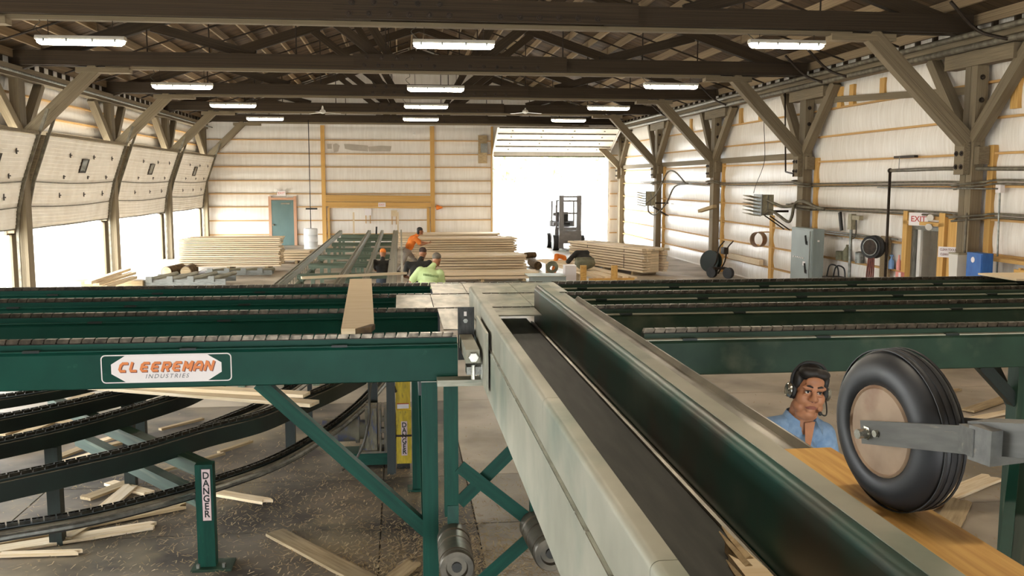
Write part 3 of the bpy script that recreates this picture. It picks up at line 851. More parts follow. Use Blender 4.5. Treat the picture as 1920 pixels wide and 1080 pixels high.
# cover plates of the transfer
def cover(x0, x1, y0, y1, m='plate', z=1.957):
    cbox('cover_plate', ((x0 + x1) / 2, (y0 + y1) / 2, z - .004), (x1 - x0, y1 - y0, .008), m, tr)
g = .036
cover(.28, .585, RY[2] + g, RY[3] - g); cover(-.045, .25, RY[1] + g, RY[2] - g); cover(.256, .585, RY[1] + g, RY[2] - g); cover(.28, .525, RY[0] + .15, RY[1] - g)
cover(.59, 1.045, RY[2] + g, RY[3] - g); cover(.59, 1.045, RY[1] + g, RY[2] - g); cover(.59, 1.045, RY[1] - .17 + .3, RY[1] - g + .1 if False else RY[1] - g + .0) if False else None
cover(.595, 1.045, 6.86, RY[1] - g); 
cover(1.05, 1.5, RY[2] + g, RY[3] - g); cover(1.05, 1.46, RY[1] + g, RY[2] - g); cover(1.17, 1.47, 6.98, RY[1] - g)
for Yk in RY[1:]:
    cbox('cover_plate', (.85, Yk, 1.93), (1.25, .09, .006), 'dark_steel', tr)
# legs and X-bracing under the trough
def leg(name, x, y, z1, w_=.1, parent=None, m='green', foot=True):
    cbox(name, (x, y, z1 / 2 + .006), (w_, w_, z1 - .012), m, parent)
    if foot: cbox('foot_plate', (x, y, .008), (w_ + .1, w_ + .1, .016), m, parent)
cbox('hanger_leg', (.308, 5.92, 1.22), (.09, .09, .88), 'green', tr); leg('leg', 1.25, 5.92, 1.62, .09, tr); leg('leg', 1.25, 3.0, 1.62, .09, tr)
cbox('cap_bar', (.4, 5.9, 1.672), (.36, .12, .04), 'dusty_steel', tr)
for p0_, p1_, y in (((.36, 0, 1.12), (1.2, 0, .42), 5.86), ((.36, 0, .84), (1.2, 0, 1.66), 5.96), ((.36, 0, .22), (1.2, 0, .95), 5.86)):
    plank('cross_brace', (p0_[0], y, p0_[2]), (p1_[0], y, p1_[2]), .012, .085, 'green', tr)
# adjusting bracket beside the near rail
br = thing('guide_bracket', 'dusty slotted steel bracket with a hex bolt, joining near rail to trough', 'bracket', (.45, 6.0, 1.75))
cbox('slotted_plate', (.43, 6.22, 1.93), (.11, .012, .36), 'dark_steel', br)
bm = NB(); alathe(bm, [(.016, 0), (.016, .02), (.0, .02)], facing((.425, 6.21, 2.02), (0, -1, 0)), 6); bobj('bolt_head', bm, 'galv', br)
cbox('slot', (.425, 6.212, 2.065), (.018, .004, .03), 'label_white', br)
abm = NB(); abar(abm, (.425, 6.2, 1.885), (.437, 5.72, 1.865), .085, .085); bobj('square_tube', abm, 'dusty_steel', br)
bm = NB(); alathe(bm, [(.034, 0), (.034, .03), (.03, .034), (0, .034)], facing((.44, 5.715, 1.865), (0, -1, 0)), 6); bobj('hex_bolt', bm, 'bright_steel', br)
cbox('end_plate', (.505, 5.85, 1.87), (.014, .75, .36), 'dusty_steel', br)
cbox('clamp_block', (.45, 5.8, 1.77), (.1, .12, .05), 'galv', br)
for dx, dy in ((.0, -.05), (.06, -.03), (.02, .06)):
    bm = NB(); acyl(bm, (.44 + dx, 5.78 + dy, 1.72), (.44 + dx, 5.78 + dy, 1.81), .013, n=6); bobj('stud_bolt', bm, 'bright_steel', br)
# support frame of the left deck near rail
t = thing('support_frame', 'green steel leg and long diagonal brace under the left near rail', 'frame', (.17, 6.1, 0))
leg('leg', .175, 6.08, 1.65, .104, t); cbox('top_cap', (.175, 6.08, 1.647), (.11, .11, .008), 'dusty_steel', t)
plank('diagonal_brace', (-.92, 6.08, 1.66), (.15, 6.08, .62), .09, .085, 'green', t)
leg('leg', .13, 8.78, 1.65, .09, t, 'green')
plank('diagonal_brace', (.16, 6.2, .62), (.16, 7.6, 1.64), .08, .08, 'green', t)
cbox('cross_tie', (.15, 7.4, 1.6), (.09, 2.7, .1), 'green_dark', t)
cbox('rear_post', (-.12, 9.3, .8), (.085, .1, 1.6), 'green_dark', t)
t = thing('support_frame', 'green steel leg with knee braces under the right near rail', 'frame', (4.42, 6.2, 0))
leg('leg', 4.44, 6.15, 1.65, .12, t, 'green_dusty')
plank('knee_brace', (4.12, 6.15, 1.65), (4.4, 6.15, 1.37), .08, .08, 'green_dark', t)
plank('knee_brace', (4.44, 6.55, 1.65), (4.44, 6.2, 1.3), .06, .06, 'green_dark', t)
t = thing('guard_channel', 'green steel channel standing at the lower right corner, beside the wheel arm', 'frame', (3.8, 5.1, .5))
pa, pb = at(1880, 1085, Z=.9), at(1903, 866, Z=1.0)
bm = NB(); abar(bm, pa, pb, .06, .12); bobj('flange', bm, 'green', t)
plank('web', pa + Vector((.09, 0, -.05)), pb + Vector((.09, 0, -.05)), .1, .1, 'green_dusty', t)
for y in (pa.y + .2, pb.y - .2): leg('leg', pa.x + (pb.x - pa.x) * ((y - pa.y) / (pb.y - pa.y)) + .08, y, .82, .08, t, 'green_dark', False)
# ================================================================ curved transfer rails at the lower left
Z1, Z2 = .60, .97
CURV = [
    ('curved_conveyor', 'lowest curved rail at lower left, twin tubes with roller chain', Z1, [(-260, 1030), (0, 985), (150, 960), (300, 925), (420, 890), (500, 862), (560, 832), (620, 795), (670, 755), (705, 718), (728, 690)], .05),
    ('curved_conveyor', 'deep dark curved rail sweeping up behind the diagonal brace', Z2, [(-200, 935), (0, 893), (130, 865), (260, 835), (380, 800), (480, 775), (540, 752), (600, 728), (640, 710), (680, 690)], .17),
    ('curved_conveyor', 'third curved rail from below, at the left edge', Z2, [(-200, 862), (0, 823), (120, 797), (240, 765), (330, 738), (370, 722), (430, 690)], .15),
    ('curved_conveyor', 'fourth curved rail from below, half hidden by the near rail', Z2, [(-200, 815), (0, 779), (110, 757), (220, 732), (300, 712), (360, 690)], .15),
    ('curved_conveyor', 'topmost curved rail, just under the near rail at left', Z2, [(-200, 772), (0, 742), (70, 731), (140, 718), (260, 690)], .12),
    ('curved_conveyor', 'short curved chain rail behind the deep dark one', .80, [(300, 838), (370, 802), (430, 778), (480, 757), (540, 725), (580, 695)], .05)]
_dl = None
LEGPX = {'deep ': (0,), 'third': (90,), 'fourt': (240,), 'topmo': (375,)}
def px_of(q):
    c = R3.transposed() @ (q - CAM_POS); return 960 + FPX * c.x / -c.z
def dark_link():
    global _dl
    if _dl is None:
        bm = NB()
        for y in (-.02, .02): abox(bm, (-.034, y - .005, -.012), (.034, y + .005, .012))
        acyl(bm, (0, -.02, 0), (0, .02, 0), .011, n=6)
        _dl = bpy.data.meshes.new('chain_link'); bm.to_mesh(_dl); bm.free(); _dl.materials.append(MATS['chain_dark'])
    return _dl
for nm, lab, Z, px, dp in CURV:
    pts = spline([at(x, y, Z=Z) for x, y in px], 5)
    t = thing(nm, lab, 'conveyor', (pts[len(pts) // 2].x, pts[len(pts) // 2].y, Z - dp), 'curved transfer rails')
    bm = NB()
    if dp > .1:
        asweep(bm, [(-.04, -dp), (.04, -dp), (.04, -.035), (.025, -.03), (.025, -.02), (-.025, -.02), (-.025, -.03), (-.04, -.035)], pts)
        bobj('beam', bm, 'green_dark', t)
        bm = NB(); asweep(bm, [(-.05, -.035), (-.036, -.035), (-.036, -.03), (-.05, -.03)], pts); bobj('edge_strip', bm, 'old_pipe', t)
    else:
        asweep(bm, [(-.03, -.05), (.03, -.05), (.03, -.02), (-.03, -.02)], pts); bobj('chain_bed', bm, 'green_dark', t)
        for o, dz, m in ((-.055, -.035, 'old_pipe'), (-.075, -.065, 'galv'), (-.05, -.09, 'dark_steel')):
            bm = NB(); q = []
            for i, p in enumerate(pts):
                d = (pts[min(i + 1, len(pts) - 1)] - pts[max(i - 1, 0)]).normalized(); q.append(p + Vector((0, 0, 1)).cross(d) * o + Vector((0, 0, dz)))
            atube(bm, q, .014 if m != 'galv' else .02, 6); bobj('side_tube', bm, m, t)
    # chain laid along the curve
    acc, nxt = 0., 0.
    for a, b in zip(pts, pts[1:]):
        L = (b - a).length
        while nxt <= acc + L:
            p = a.lerp(b, (nxt - acc) / L)
            F = frame(a, b); F.translation = p + Vector((0, 0, -.002))
            mesh_obj('chain_link', dark_link(), t, F); nxt += .078
        acc += L
    if dp > .1:
        for lx in LEGPX.get(lab[:5], (0,)):
            p = min(pts, key=lambda q: abs(lx - px_of(q))) if lx else pts[0]
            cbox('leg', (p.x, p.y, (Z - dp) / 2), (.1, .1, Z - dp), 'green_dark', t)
    else:
        p = pts[-1]; cbox('leg', (p.x, p.y, (Z - .07) / 2), (.05, .05, Z - .08), 'green_dark', t)
# DANGER stand with its cross beams
t = thing('danger_stand', 'green steel stand marked DANGER at the end of cross beams, lower left', 'stand', (-1.5, 7.12, 0))
pd = Vector((-1.502, 7.13, 0))
cbox('post', (pd.x, pd.y, .415), (.13, .1, .81), 'green', t); cbox('foot_plate', (pd.x + .04, pd.y, .009), (.3, .22, .018), 'green_dusty', t)
for dx in (-.06, .13):
    bm = NB(); acyl(bm, (pd.x + dx, pd.y - .07, .018), (pd.x + dx, pd.y - .07, .05), .014, n=6); bobj('anchor_bolt', bm, 'galv', t)
for a, b, z, wd in ((pd + Vector((0, .02, 0)), at(100, 752, Z=.78), .765, .11), (pd + Vector((0, .05, 0)), at(150, 823, Z=.5), .5, .1)):
    plank('cross_beam', (a.x, a.y, z), (b.x, b.y, z), wd, .11, 'green_dusty', t)
sgn = cbox('warning_label', (pd.x + .015, pd.y - .051, .585), (.062, .003, .4), 'label_pink', t)
cbox('label_border', (pd.x + .015, pd.y - .0505, .585), (.07, .002, .41), 'black', t)
for i, ch in enumerate('DANGER'):
    text_obj('lettering', ch, .075, 'black', facing((pd.x + .015, pd.y - .0535, .735 - i * .06), (0, -1, 0)), t, bold=.0018, sx=.9)

# yellow guard marked DANGER
py_ = at(757, 878, Z=0); yx, yy = py_.x, 9.5
t = thing('guard_post', 'yellow steel guard marked DANGER standing beside the gear motor', 'post', (yx, yy, 0))
cbox('upper_housing', (yx, yy + .02, .98), (.15, .12, .72), 'yellow', t)
cbox('lower_cover', (yx + .005, yy - .01, .34), (.155, .14, .56), 'yellow', t)
cbox('foot', (yx, yy, .03), (.13, .1, .06), 'dark_steel', t)
cbox('strap', (yx + .005, yy - .085, .355), (.165, .012, .02), 'iron', t)
cbox('small_label', (yx, yy - .083 + .02, .66), (.12, .003, .05), 'label_white', t); cbox('label_band', (yx, yy - .085 + .02, .685), (.12, .003, .008), 'red', t)
cbox('warning_label', (yx + .01, yy - .082, .325), (.062, .003, .36), 'label_pink', t)
for i, ch in enumerate('DANGER'):
    text_obj('lettering', ch, .072, 'black', facing((yx + .01, yy - .0845, .465 - i * .056), (0, -1, 0)), t, bold=.0018, sx=.9)

# gear motor on its skid
t = thing('gear_motor', 'dusty grey-blue gear motor bolted on a green skid behind the brace', 'motor', (-.36, 9.7, 0))
cbox('skid', (-.36, 9.62, .1), (.56, .3, .12), 'green', t); cbox('base_plate', (-.26, 9.62, .17), (.4, .28, .02), 'motor_paint', t)
cbox('gearbox', (-.33, 9.66, .4), (.12, .26, .44), 'motor_paint', t); cbox('flange_plate', (-.235, 9.62, .4), (.02, .3, .46), 'motor_paint', t)
cbox('flange_plate', (-.18, 9.62, .4), (.03, .3, .46), 'motor_paint', t)
for z in (.28, .4, .52): cbox('bolt_block', (-.207, 9.5, z), (.03, .06, .05), 'motor_paint', t)
bm = NB(); acyl(bm, (-.16, 9.66, .4), (-.02, 9.66, .4), .15, n=20); bobj('motor_body', bm, 'motor_paint', t, smooth=True)
bm = NB()
alathe(bm, [(.1, 0), (.1, .06), (.14, .06), (.14, .1), (.12, .1), (.12, .28), (.15, .28), (.15, .31), (.12, .31), (.12, .44), (.05, .45)], facing((-.39, 9.66, .37), (-1, 0, 0)), 20)
bobj('reducer', bm, 'motor_paint', t, smooth=True)
cbox('junction_box', (-.08, 9.5, .26), (.12, .1, .12), 'motor_paint', t)
bm = NB(); atube(bm, spline([(-.62, 9.3, .05), (-.5, 9.35, .12), (-.4, 9.38, .3), (-.345, 9.42, .55), (-.335, 9.45, .8), (-.3, 9.5, 1.0)], 5), .013, 7); bobj('hose', bm, 'cable', t)
bm = NB(); atube(bm, spline([(-.3, 9.35, .93), (-.22, 9.35, 1.0), (-.12, 9.35, .95), (-.07, 9.4, .82)], 5), .016, 7); bobj('hose', bm, 'cable', t)
# tail shaft frame behind
t = thing('tail_frame', 'dark steel cross frame carrying the curved rails above the gear motor', 'frame', (-.6, 10.0, 0))
cbox('cross_bar', (-.75, 10.0, .93), (1.3, .1, .09), 'green_dusty', t); cbox('cross_bar', (-.75, 10.0, 1.08), (1.3, .08, .06), 'dark_steel', t)
for x in (-.32, -1.2): cbox('leg', (x, 10.0, .45), (.1, .1, .9), 'green_dark', t)

# drum couplings under the trough
for px0, py0, px1, py1, lab in ((857, 1066, 850, 1010, 'worn steel drum hung below the green leg at the bottom edge'), (1034, 1040, 1004, 986, 'worn steel drum partly hidden by the trough side')):
    a, b = at(px0, py0, Y=5.3), at(px1, py1, Y=5.85)
    t = thing('drive_drum', lab, 'drum', (a + b) / 2, 'drive drums')
    ax = (b - a).normalized(); L = (b - a).length; k = 1.2
    bm = NB(); alathe(bm, [(r * k, z) for r, z in [(.05, .03), (.055, .0), (.082, .0), (.088, .012), (.088, .05), (.08, .055), (.08, .07), (.088, .075), (.088, L * .5), (.083, L * .5 + .005), (.083, L * .5 + .015), (.088, L * .5 + .02), (.088, L * .75), (.08, L * .75 + .01), (.08, L * .75 + .03), (.088, L * .75 + .04), (.088, L), (.03, L)]], facing(a, ax), 28)
    bobj('drum_shell', bm, 'drum_steel', t, smooth=True)
    bm = NB(); alathe(bm, [(.05 * k, .035), (.0, .035)], facing(a, ax), 20); bobj('bore', bm, 'black', t)
    bm = NB(); acyl(bm, a + ax * .01, b, .03, n=12); bobj('shaft', bm, 'dark_steel', t)
    plank('yoke', b + Vector((0, .02, .04)), (b.x, b.y + .05, 1.62 if b.x > .5 else .85), .07, .07, 'green', t)

# ================================================================ boards on the machinery
def board(name, c0, c1, wd, th, m, lab, grp=None, cut=0., cat='board', warp=0.):
    """sawn board along c0->c1 with optional ragged end"""
    bm = NB(); F = frame(c0, c1); L = (Vector(c1) - Vector(c0)).length
    n = 6
    top = []; prof = []
    rnd = random.Random(hash(lab) % 1000 if False else len(lab) * 7 + int(L * 100))
    for i in range(n + 1):
        x = -L / 2 + L * i / n
        s = .5 + rnd.uniform(-.015, .015)
        prof.append((x, s))
    ends = [(L / 2 + rnd.uniform(0, cut), wd * .25), (L / 2 - rnd.uniform(0, cut), 0), (L / 2 + rnd.uniform(-cut, cut), -wd * .25)] if cut else []
    poly = [(x, s * wd) for x, s in prof] + ends + [(x, -s * wd) for x, s in prof[::-1]]
    A = [bm.verts.new((x, y, -th / 2 + warp * (x / L) ** 2)) for x, y in poly]; B = [bm.verts.new((x, y, th / 2 + warp * (x / L) ** 2)) for x, y in poly]
    bm.faces.new(A[::-1]); bm.faces.new(B)
    for i in range(len(poly)): bm.faces.new((A[i], A[(i + 1) % len(poly)], B[(i + 1) % len(poly)], B[i]))
    o = bobj(name, bm, m, None, F)
    return tag(o, lab, cat, grp)
# board across the left deck with a barky corner
bd = thing('sawn_board', 'pale sawn board lying across the left deck chains, bark on its near corner', 'board', (-.34, 7.6, 1.975))
zt = 1.962
c = [(-.5, 9.24), (-.29, 9.24), (-.185, 6.28), (-.215, 6.14), (-.285, 6.08), (-.392, 6.08)]
bm = NB(); A = [bm.verts.new((x, y, zt)) for x, y in c]; B = [bm.verts.new((x, y, zt + .036)) for x, y in c]
bm.faces.new(A[::-1]); bm.faces.new(B)
for i in range(6): bm.faces.new((A[i], A[(i + 1) % 6], B[(i + 1) % 6], B[i]))
bobj('plank_body', bm, 'lumber_pale', bd)
bm = NB(); c2 = [(-.30, 6.065), (-.2, 6.12), (-.178, 6.26), (-.21, 6.25), (-.25, 6.17)]
A = [bm.verts.new((x, y, zt + .002)) for x, y in c2]; B = [bm.verts.new((x, y, zt + .0375)) for x, y in c2]
bm.faces.new(A[::-1]); bm.faces.new(B)
for i in range(5): bm.faces.new((A[i], A[(i + 1) % 5], B[(i + 1) % 5], B[i]))
bobj('bark_edge', bm, 'bark', bd)
board('sawn_board', (1.292, -.3, 2.082), (1.287, 2.79, 2.082), .165, .034, 'lumber_warm', 'orange-brown board lying on the trough side under the rubber wheel')
# splintered board end in the trough
sp = thing('splintered_board', 'splintered pale board end on the dark belt, bottom edge', 'board', (.93, 1.6, 1.84))
bm = NB()
pts = [(.86, .4), (1.0, .4), (1.012, 1.75), (1.0, 1.93), (.985, 1.99), (.975, 1.9), (.965, 1.96), (.955, 1.82), (.94, 1.86), (.93, 1.6), (.9, 1.7), (.885, 1.55)]
pts = [(x, y + (.67 if y > .5 else 0)) for x, y in pts]
A = [bm.verts.new((x, y, 1.832)) for x, y in pts]; B = [bm.verts.new((x, y, 1.868)) for x, y in pts]
bm.faces.new(A[::-1]); bm.faces.new(B)
for i in range(len(pts)): bm.faces.new((A[i], A[(i + 1) % len(pts)], B[(i + 1) % len(pts)], B[i]))
bobj('board_body', bm, 'lumber_pale', sp)
for k, (x, y, l) in enumerate(((.968, 2.59, .12), (.99, 2.64, .1), (.915, 2.39, .1), (.68, 2.36, .12))):
    bm = NB(); atube(bm, [(x, y - .15, 1.865), (x - .004, y, 1.872), (x - .01, y + l * .6, 1.885)], [.012, .009, .002], 5); bobj('splinter', bm, 'lumber_grey', sp)
# boards resting on the curved rails
a, b = at(150, 722, Z=.99), at(590, 757, Z=.99)
board('sawn_board', a, b, .17, .03, 'lumber', 'lower of two pale boards lying on the curved rails under the name plate')
a, b = at(260, 722, Z=1.02), at(575, 740, Z=1.02)
board('sawn_board', a, b, .15, .03, 'lumber', 'upper of two pale boards lying on the curved rails under the name plate')
tag(cbox('plywood_sheet', (7.0, 8.85, 1.985), (1.9, .62, .02), 'lumber_pale'), 'plywood sheet lying on the right deck at the picture edge', 'plywood')

# ================================================================ hold-down wheel
t = thing('press_wheel', 'black rubber press wheel on a grey fork arm, holding the board down', 'wheel', (1.28, 2.23, 2.1))
hub = Vector((1.275, 2.235, 2.311)); ax = Vector((-.98, -.16, -.035)).normalized()
WM = facing(hub, ax) @ Matrix.Scale(.955, 4)
bm = NB()
pr = []
for i in range(15):
    a = math.radians(-118 + 236 * i / 14); pr.append((.158 + .062 * math.cos(a) ** 1 if abs(a) < 1.6 else .158 + .062 * math.cos(a), .066 * math.sin(a)))
prof = [(.122, -.045), (.128, -.058)] + [(r, z) for r, z in pr if r > .129] + [(.128, .058), (.122, .045)]
alathe(bm, prof, WM, 48, closed=False)
bobj('tire', bm, 'rubber', t, smooth='all')
for z in (-.03, -.012, .008, .028):
    bm = NB(); n = 48
    alathe(bm, [(.2185, z - .004), (.2212, z - .004), (.2212, z + .004), (.2185, z + .004)], WM, 48, closed=True); bobj('tread_rib', bm, 'rubber', t)
bm = NB(); alathe(bm, [(.126, .056), (.12, .062), (.112, .05), (.108, .022), (.1, .008), (.078, .004), (.07, .016), (.045, .022), (.04, .03), (.0, .032)], WM, 36); bobj('rim', bm, 'rim', t, smooth=True)
bm = NB(); alathe(bm, [(.126, -.056), (.11, -.05), (.08, -.02), (.0, -.02)], WM, 36); bobj('rim', bm, 'rim', t, smooth=True)
bm = NB(); acyl(bm, hub - ax * .12, hub + ax * .12, .013, n=10); bobj('axle', bm, 'bright_steel', t, smooth=True)
bm = NB(); alathe(bm, [(.02, .083), (.02, .098), (.012, .1), (.012, .122), (.0, .124)], WM, 6); bobj('axle_nut', bm, 'bright_steel', t)
a0 = hub + ax * .085 + Vector((0, .03, -.006)); a1 = Vector((1.205, 1.82, 2.40))
plank('fork_plate', a0, a1, .012, .06, 'arm_paint', t)
b0 = hub - ax * .085 + Vector((0, .03, -.006)); b1 = Vector((1.375, 1.82, 2.40))
plank('fork_plate', b0, b1, .012, .06, 'arm_paint', t)
plank('fork_bridge', a1 + Vector((-.01, 0, 0)), b1 + Vector((.01, 0, 0)), .05, .06, 'arm_paint', t)
plank('arm_tube', a1 + Vector((.05, .03, .0)), Vector((1.46, .9, 2.6)), .075, .07, 'arm_paint', t)
cbox('clevis', a1 + Vector((.045, -.03, .0)), (.1, .06, .075), 'arm_paint', t, .2)
for p in (a0.lerp(a1, .18),):
    bm = NB(); acyl(bm, p + ax * .006, p + ax * .016, .009, n=8); bobj('bolt_head', bm, 'bright_steel', t)

# ================================================================ scrap wood on the floor
SCR = [((-60, 1040), (285, 985), .16, 'long pale scrap board on the floor at the lower left corner'), ((-30, 1022), (345, 948), .13, 'scrap board half buried under the lowest curved rail'),
       ((395, 922), (500, 940), .12, 'scrap board poking out to the right of the DANGER stand'), ((120, 1010), (160, 985), .13, 'short scrap block between two boards at lower left'),
       ((515, 998), (700, 1095), .17, 'split bark-edged slab on the floor left of the green leg'), ((725, 1095), (775, 1055), .13, 'short splinter of board at the foot of the green leg'),
       ((160, 935), (240, 905), .13, 'flat scrap below the deep curved rail, leftmost piece'), ((200, 950), (245, 912), .14, 'flat scrap below the deep curved rail, right piece'),
       ((205, 905), (280, 925), .12, 'tilted scrap leaning on its neighbours under the rails'), ((20, 845), (120, 820), .14, 'scrap board lying between the second and third curved rails'),
       ((95, 862), (160, 838), .12, 'stubby pale offcut beside a dark rail leg'), ((115, 868), (185, 848), .1, 'second stubby offcut beside a dark rail leg'),
       ((0, 815), (60, 795), .15, 'offcut at left edge between upper rails, rear'), ((30, 818), (100, 790), .13, 'offcut at left edge between upper rails, front'),
       ((100, 790), (150, 790), .1, 'small offcut under the third rail'), ((180, 830), (230, 815), .1, 'small offcut stack piece, upper'), ((190, 838), (235, 828), .1, 'small offcut stack piece, lower'),
       ((120, 760), (165, 738), .2, 'wide grey scrap under the topmost curved rails'), ((300, 805), (380, 785), .06, 'thin strip on the floor behind the curved rails'),
       ((410, 848), (470, 828), .05, 'thin bright splinter between curved rails'), ((1725, 950), (1860, 895), .2, 'long scrap board on the floor behind the wheel'),
       ((1770, 1000), (1800, 940), .2, 'upright-looking scrap board near the lower right channel'), ((1815, 770), (1900, 742), .16, 'scrap board by the right support leg, upper'),
       ((1800, 790), (1900, 770), .1, 'thin scrap strip by the right support leg, lower'), ((1765, 735), (1800, 730), .06, 'tiny splinter on the floor behind the tire top'),
       ((640, 868), (720, 862), .05, 'narrow lath in front of the motor skid'), ((0, 1040), (150, 1035), .07, 'curved bark strip below the long scrap board'),
       ((280, 890), (420, 850), .05, 'long thin lath under the curved rails'), ((1075, 860), (1095, 880), .05, 'chip of wood seen through the cross braces')]
for i, (p, q, wd, lab) in enumerate(SCR):
    z = .018 + .004 * (i % 4)
    board('wood_scrap', at(*p, Z=z), at(*q, Z=z), wd, .026, random.choice(('lumber', 'lumber_grey', 'lumber_grey')), lab, 'scrap wood on the floor', .05, 'scrap wood')
# sawdust chips: uncountable
bm = NB(); rnd = random.Random(3)
def chip(x, y, s):
    a = rnd.uniform(0, PI); L = s * rnd.uniform(.6, 2.2); wv = s * rnd.uniform(.12, .35)
    u = Vector((math.cos(a), math.sin(a), 0)) * L; v_ = Vector((-math.sin(a), math.cos(a), 0)) * wv; c = Vector((x, y, .004 + rnd.uniform(0, .006)))
    w1 = Vector((0, 0, rnd.uniform(0, .012)))
    vs_ = [bm.verts.new(p) for p in (c - u - v_, c + u - v_ + w1, c + u + v_ + w1, c - u + v_)]
    bm.faces.new(vs_)
for _ in range(4500):
    chip(rnd.gauss(-.6, 1.3), rnd.gauss(8.2, 1.2), .012)
for _ in range(3000):
    chip(rnd.gauss(.4, .55), rnd.gauss(7.0, .5), .017)
for _ in range(900):
    chip(rnd.gauss(6.0, 1.4), rnd.gauss(9.4, 1.6), .016)
for _ in range(900):
    chip(rnd.gauss(-2.2, .7), rnd.gauss(8.6, 1.0), .016)
tag(bobj('wood_chips', bm, 'debris'), 'pale sawdust and wood chips strewn over the concrete floor', 'sawdust', None, 'stuff')
# ================================================================ things along the right wall
def wall_box(pl, pc_, pr, pt, pb, Xf):
    """box against the right wall from the pixels of its far edge, near corner, right edge, top and bottom"""
    c = at(pc_, pt, X=Xf); y1 = at(pl, pt, X=Xf).y; x1 = at(pr, pt, Y=c.y).x
    zt, zb = c.z, at(pc_, pb, X=Xf).z
    return Xf, x1, c.y, y1, zb, zt
# electrical cabinet
x0, x1, y0, y1, zb, zt = wall_box(1485, 1525, 1546, 430, 523, 9.72)
t = thing('electrical_cabinet', 'tall grey electrical cabinet with indicator lights and lever handles', 'cabinet', ((x0 + x1) / 2, (y0 + y1) / 2, 0))
cbox('body', ((x0 + x1) / 2, (y0 + y1) / 2, zt / 2), (x1 - x0, y1 - y0, zt), 'panel_grey', t)
cbox('door', (x0 - .008, (y0 + y1) / 2, zt / 2), (.016, y1 - y0 - .06, zt - .08), 'panel_grey', t)
cbox('edge_trim', (x0 - .02, y0 + .12, zt / 2 + .05), (.02, .03, zt - .2), 'galv', t)
for z, h in ((zt - .36, .2), (zt - 1.05, .22)):
    bm = NB(); abar(bm, (x0 - .03, y0 + .3, z), (x0 - .07, y0 + .27, z + h), .03, .03); abox(bm, (x0 - .03, y0 + .26, z - .03), (x0 - .016, y0 + .34, z + .06)); bobj('lever_handle', bm, 'black', t)
for k in range(6):
    bm = NB(); acyl(bm, (x0 - .014, y1 - .2 - k * .11, zt - .72), (x0 - .03, y1 - .2 - k * .11, zt - .72), .02, n=8); bobj('indicator', bm, 'label_white', t)
cbox('name_label', (x0 - .017, y0 + .42, zt - .85), (.004, .14, .1), 'label_white', t); cbox('name_label', ((x0 + x1) / 2, y0 - .002, zt - .28), (.05, .004, .04), 'label_white', t)
# wall heaters
def heater(pl, pm, pc_, pr, pt, pb, Xf, lab):
    x0, x1, y0, y1, zb, zt = wall_box(pm, pc_, pr, pt, pb, Xf)
    t = thing('wall_heater', lab, 'heater', ((x0 + x1) / 2, (y0 + y1) / 2, zb), 'wall heaters')
    cbox('casing', ((x0 + x1) / 2, (y0 + y1) / 2, (zb + zt) / 2), (x1 - x0, y1 - y0, zt - zb), 'heater', t)
    cbox('casing_seam', ((x0 + x1) / 2, y0 - .004, (zb + zt) / 2), (.03, .008, zt - zb), 'galv', t)
    for k in range(6):
        z = zb + .05 + (zt - zb - .08) * k / 5
        plank('louvre', (x0 - .17, y1 - .0, z - .03), (x0 - .17, y0 + .06, z - .03), .34, .018, 'heater', t, up=(.25, 0, 1))
    cbox('louvre_frame', (x0 - .012, (y0 + y1) / 2, (zb + zt) / 2), (.025, y1 - y0 + .02, zt - zb + .02), 'galv', t)
    for yy in (y0 + .1, y1 - .1): plank('wall_bracket', (x1 - .05, yy, zb - .02), (XR - .12, yy, zb - .4), .03, .03, 'iron', t)
    plank('wall_bracket', (x1 - .02, (y0 + y1) / 2, zb + .1), (XR - .1, (y0 + y1) / 2, zb + .1), .06, .06, 'iron', t)
    return x0, x1, y0, y1, zb, zt
heater(1392, 1415, 1430, 1451, 365, 404, 9.6, 'grey louvred wall heater between two right-hand posts, thick cable attached')
h2 = heater(1195, 1206, 1212, 1229, 359, 386, 9.5, 'far grey louvred wall heater near the open doorway')
# hanging brackets for the heater (rods to the roof)
# conduit runs
def run(name, lab, pts, r, m='old_pipe', n=7, cat='pipe', grp=None, ties=0):
    bm = NB(); P = spline(pts, 4) if len(pts) > 2 else [Vector(p) for p in pts]
    atube(bm, P, r, n)
    o = bobj(name, bm, m, None, smooth='all'); tag(o, lab, cat, grp)
    return o
def wavy(z, y0, y1, x=10.43, amp=.015, dz=0., step=1.3):
    pts = []; y = y0; i = 0
    while y < y1:
        pts.append((x + amp * math.sin(i * 1.7), y, z + dz * math.sin(i * 1.3) * .02)); y += step; i += 1
    pts.append((x, y1, z)); return pts
def around(z, y0, y1, off=0.):
    """conduit that swings out around every post it passes"""
    pts = [(10.41, y0, z)]; y = y0 + .8
    for Y in PY:
        if y0 < Y < y1:
            for yy, x in ((Y - .9, 10.42), (Y - .4, 10.3), (Y - .2, 10.13 - off), (Y + .2, 10.13 - off), (Y + .4, 10.3), (Y + .9, 10.42)):
                pts.append((x, yy, z + (.05 * math.sin(yy * 3))))
    pts.append((10.42, y1, z)); return pts
run('conduit', 'thick cable bundle along the right wall at eye height, upper strand', around(2.93, 12, 40, .05), .022, 'old_pipe', grp='cable runs on the right wall')
run('conduit', 'thick cable bundle along the right wall at eye height, lower strand', around(2.87, 12, 40, .0), .02, 'old_pipe', grp='cable runs on the right wall')
run('conduit', 'cable bundle along the right wall above the framed doorway, upper strand', around(2.34, 12, 24.4, .06), .022, 'old_pipe', grp='cable runs on the right wall')
run('conduit', 'cable bundle along the right wall above the framed doorway, lower strand', around(2.28, 12, 24.4, .01), .022, 'old_pipe', grp='cable runs on the right wall')
run('conduit', 'thin pale conduit on the wall right of the cabinet, upper', [(10.42, 18.6, 1.74), (10.42, 22.5, 1.74)], .018, 'galv')
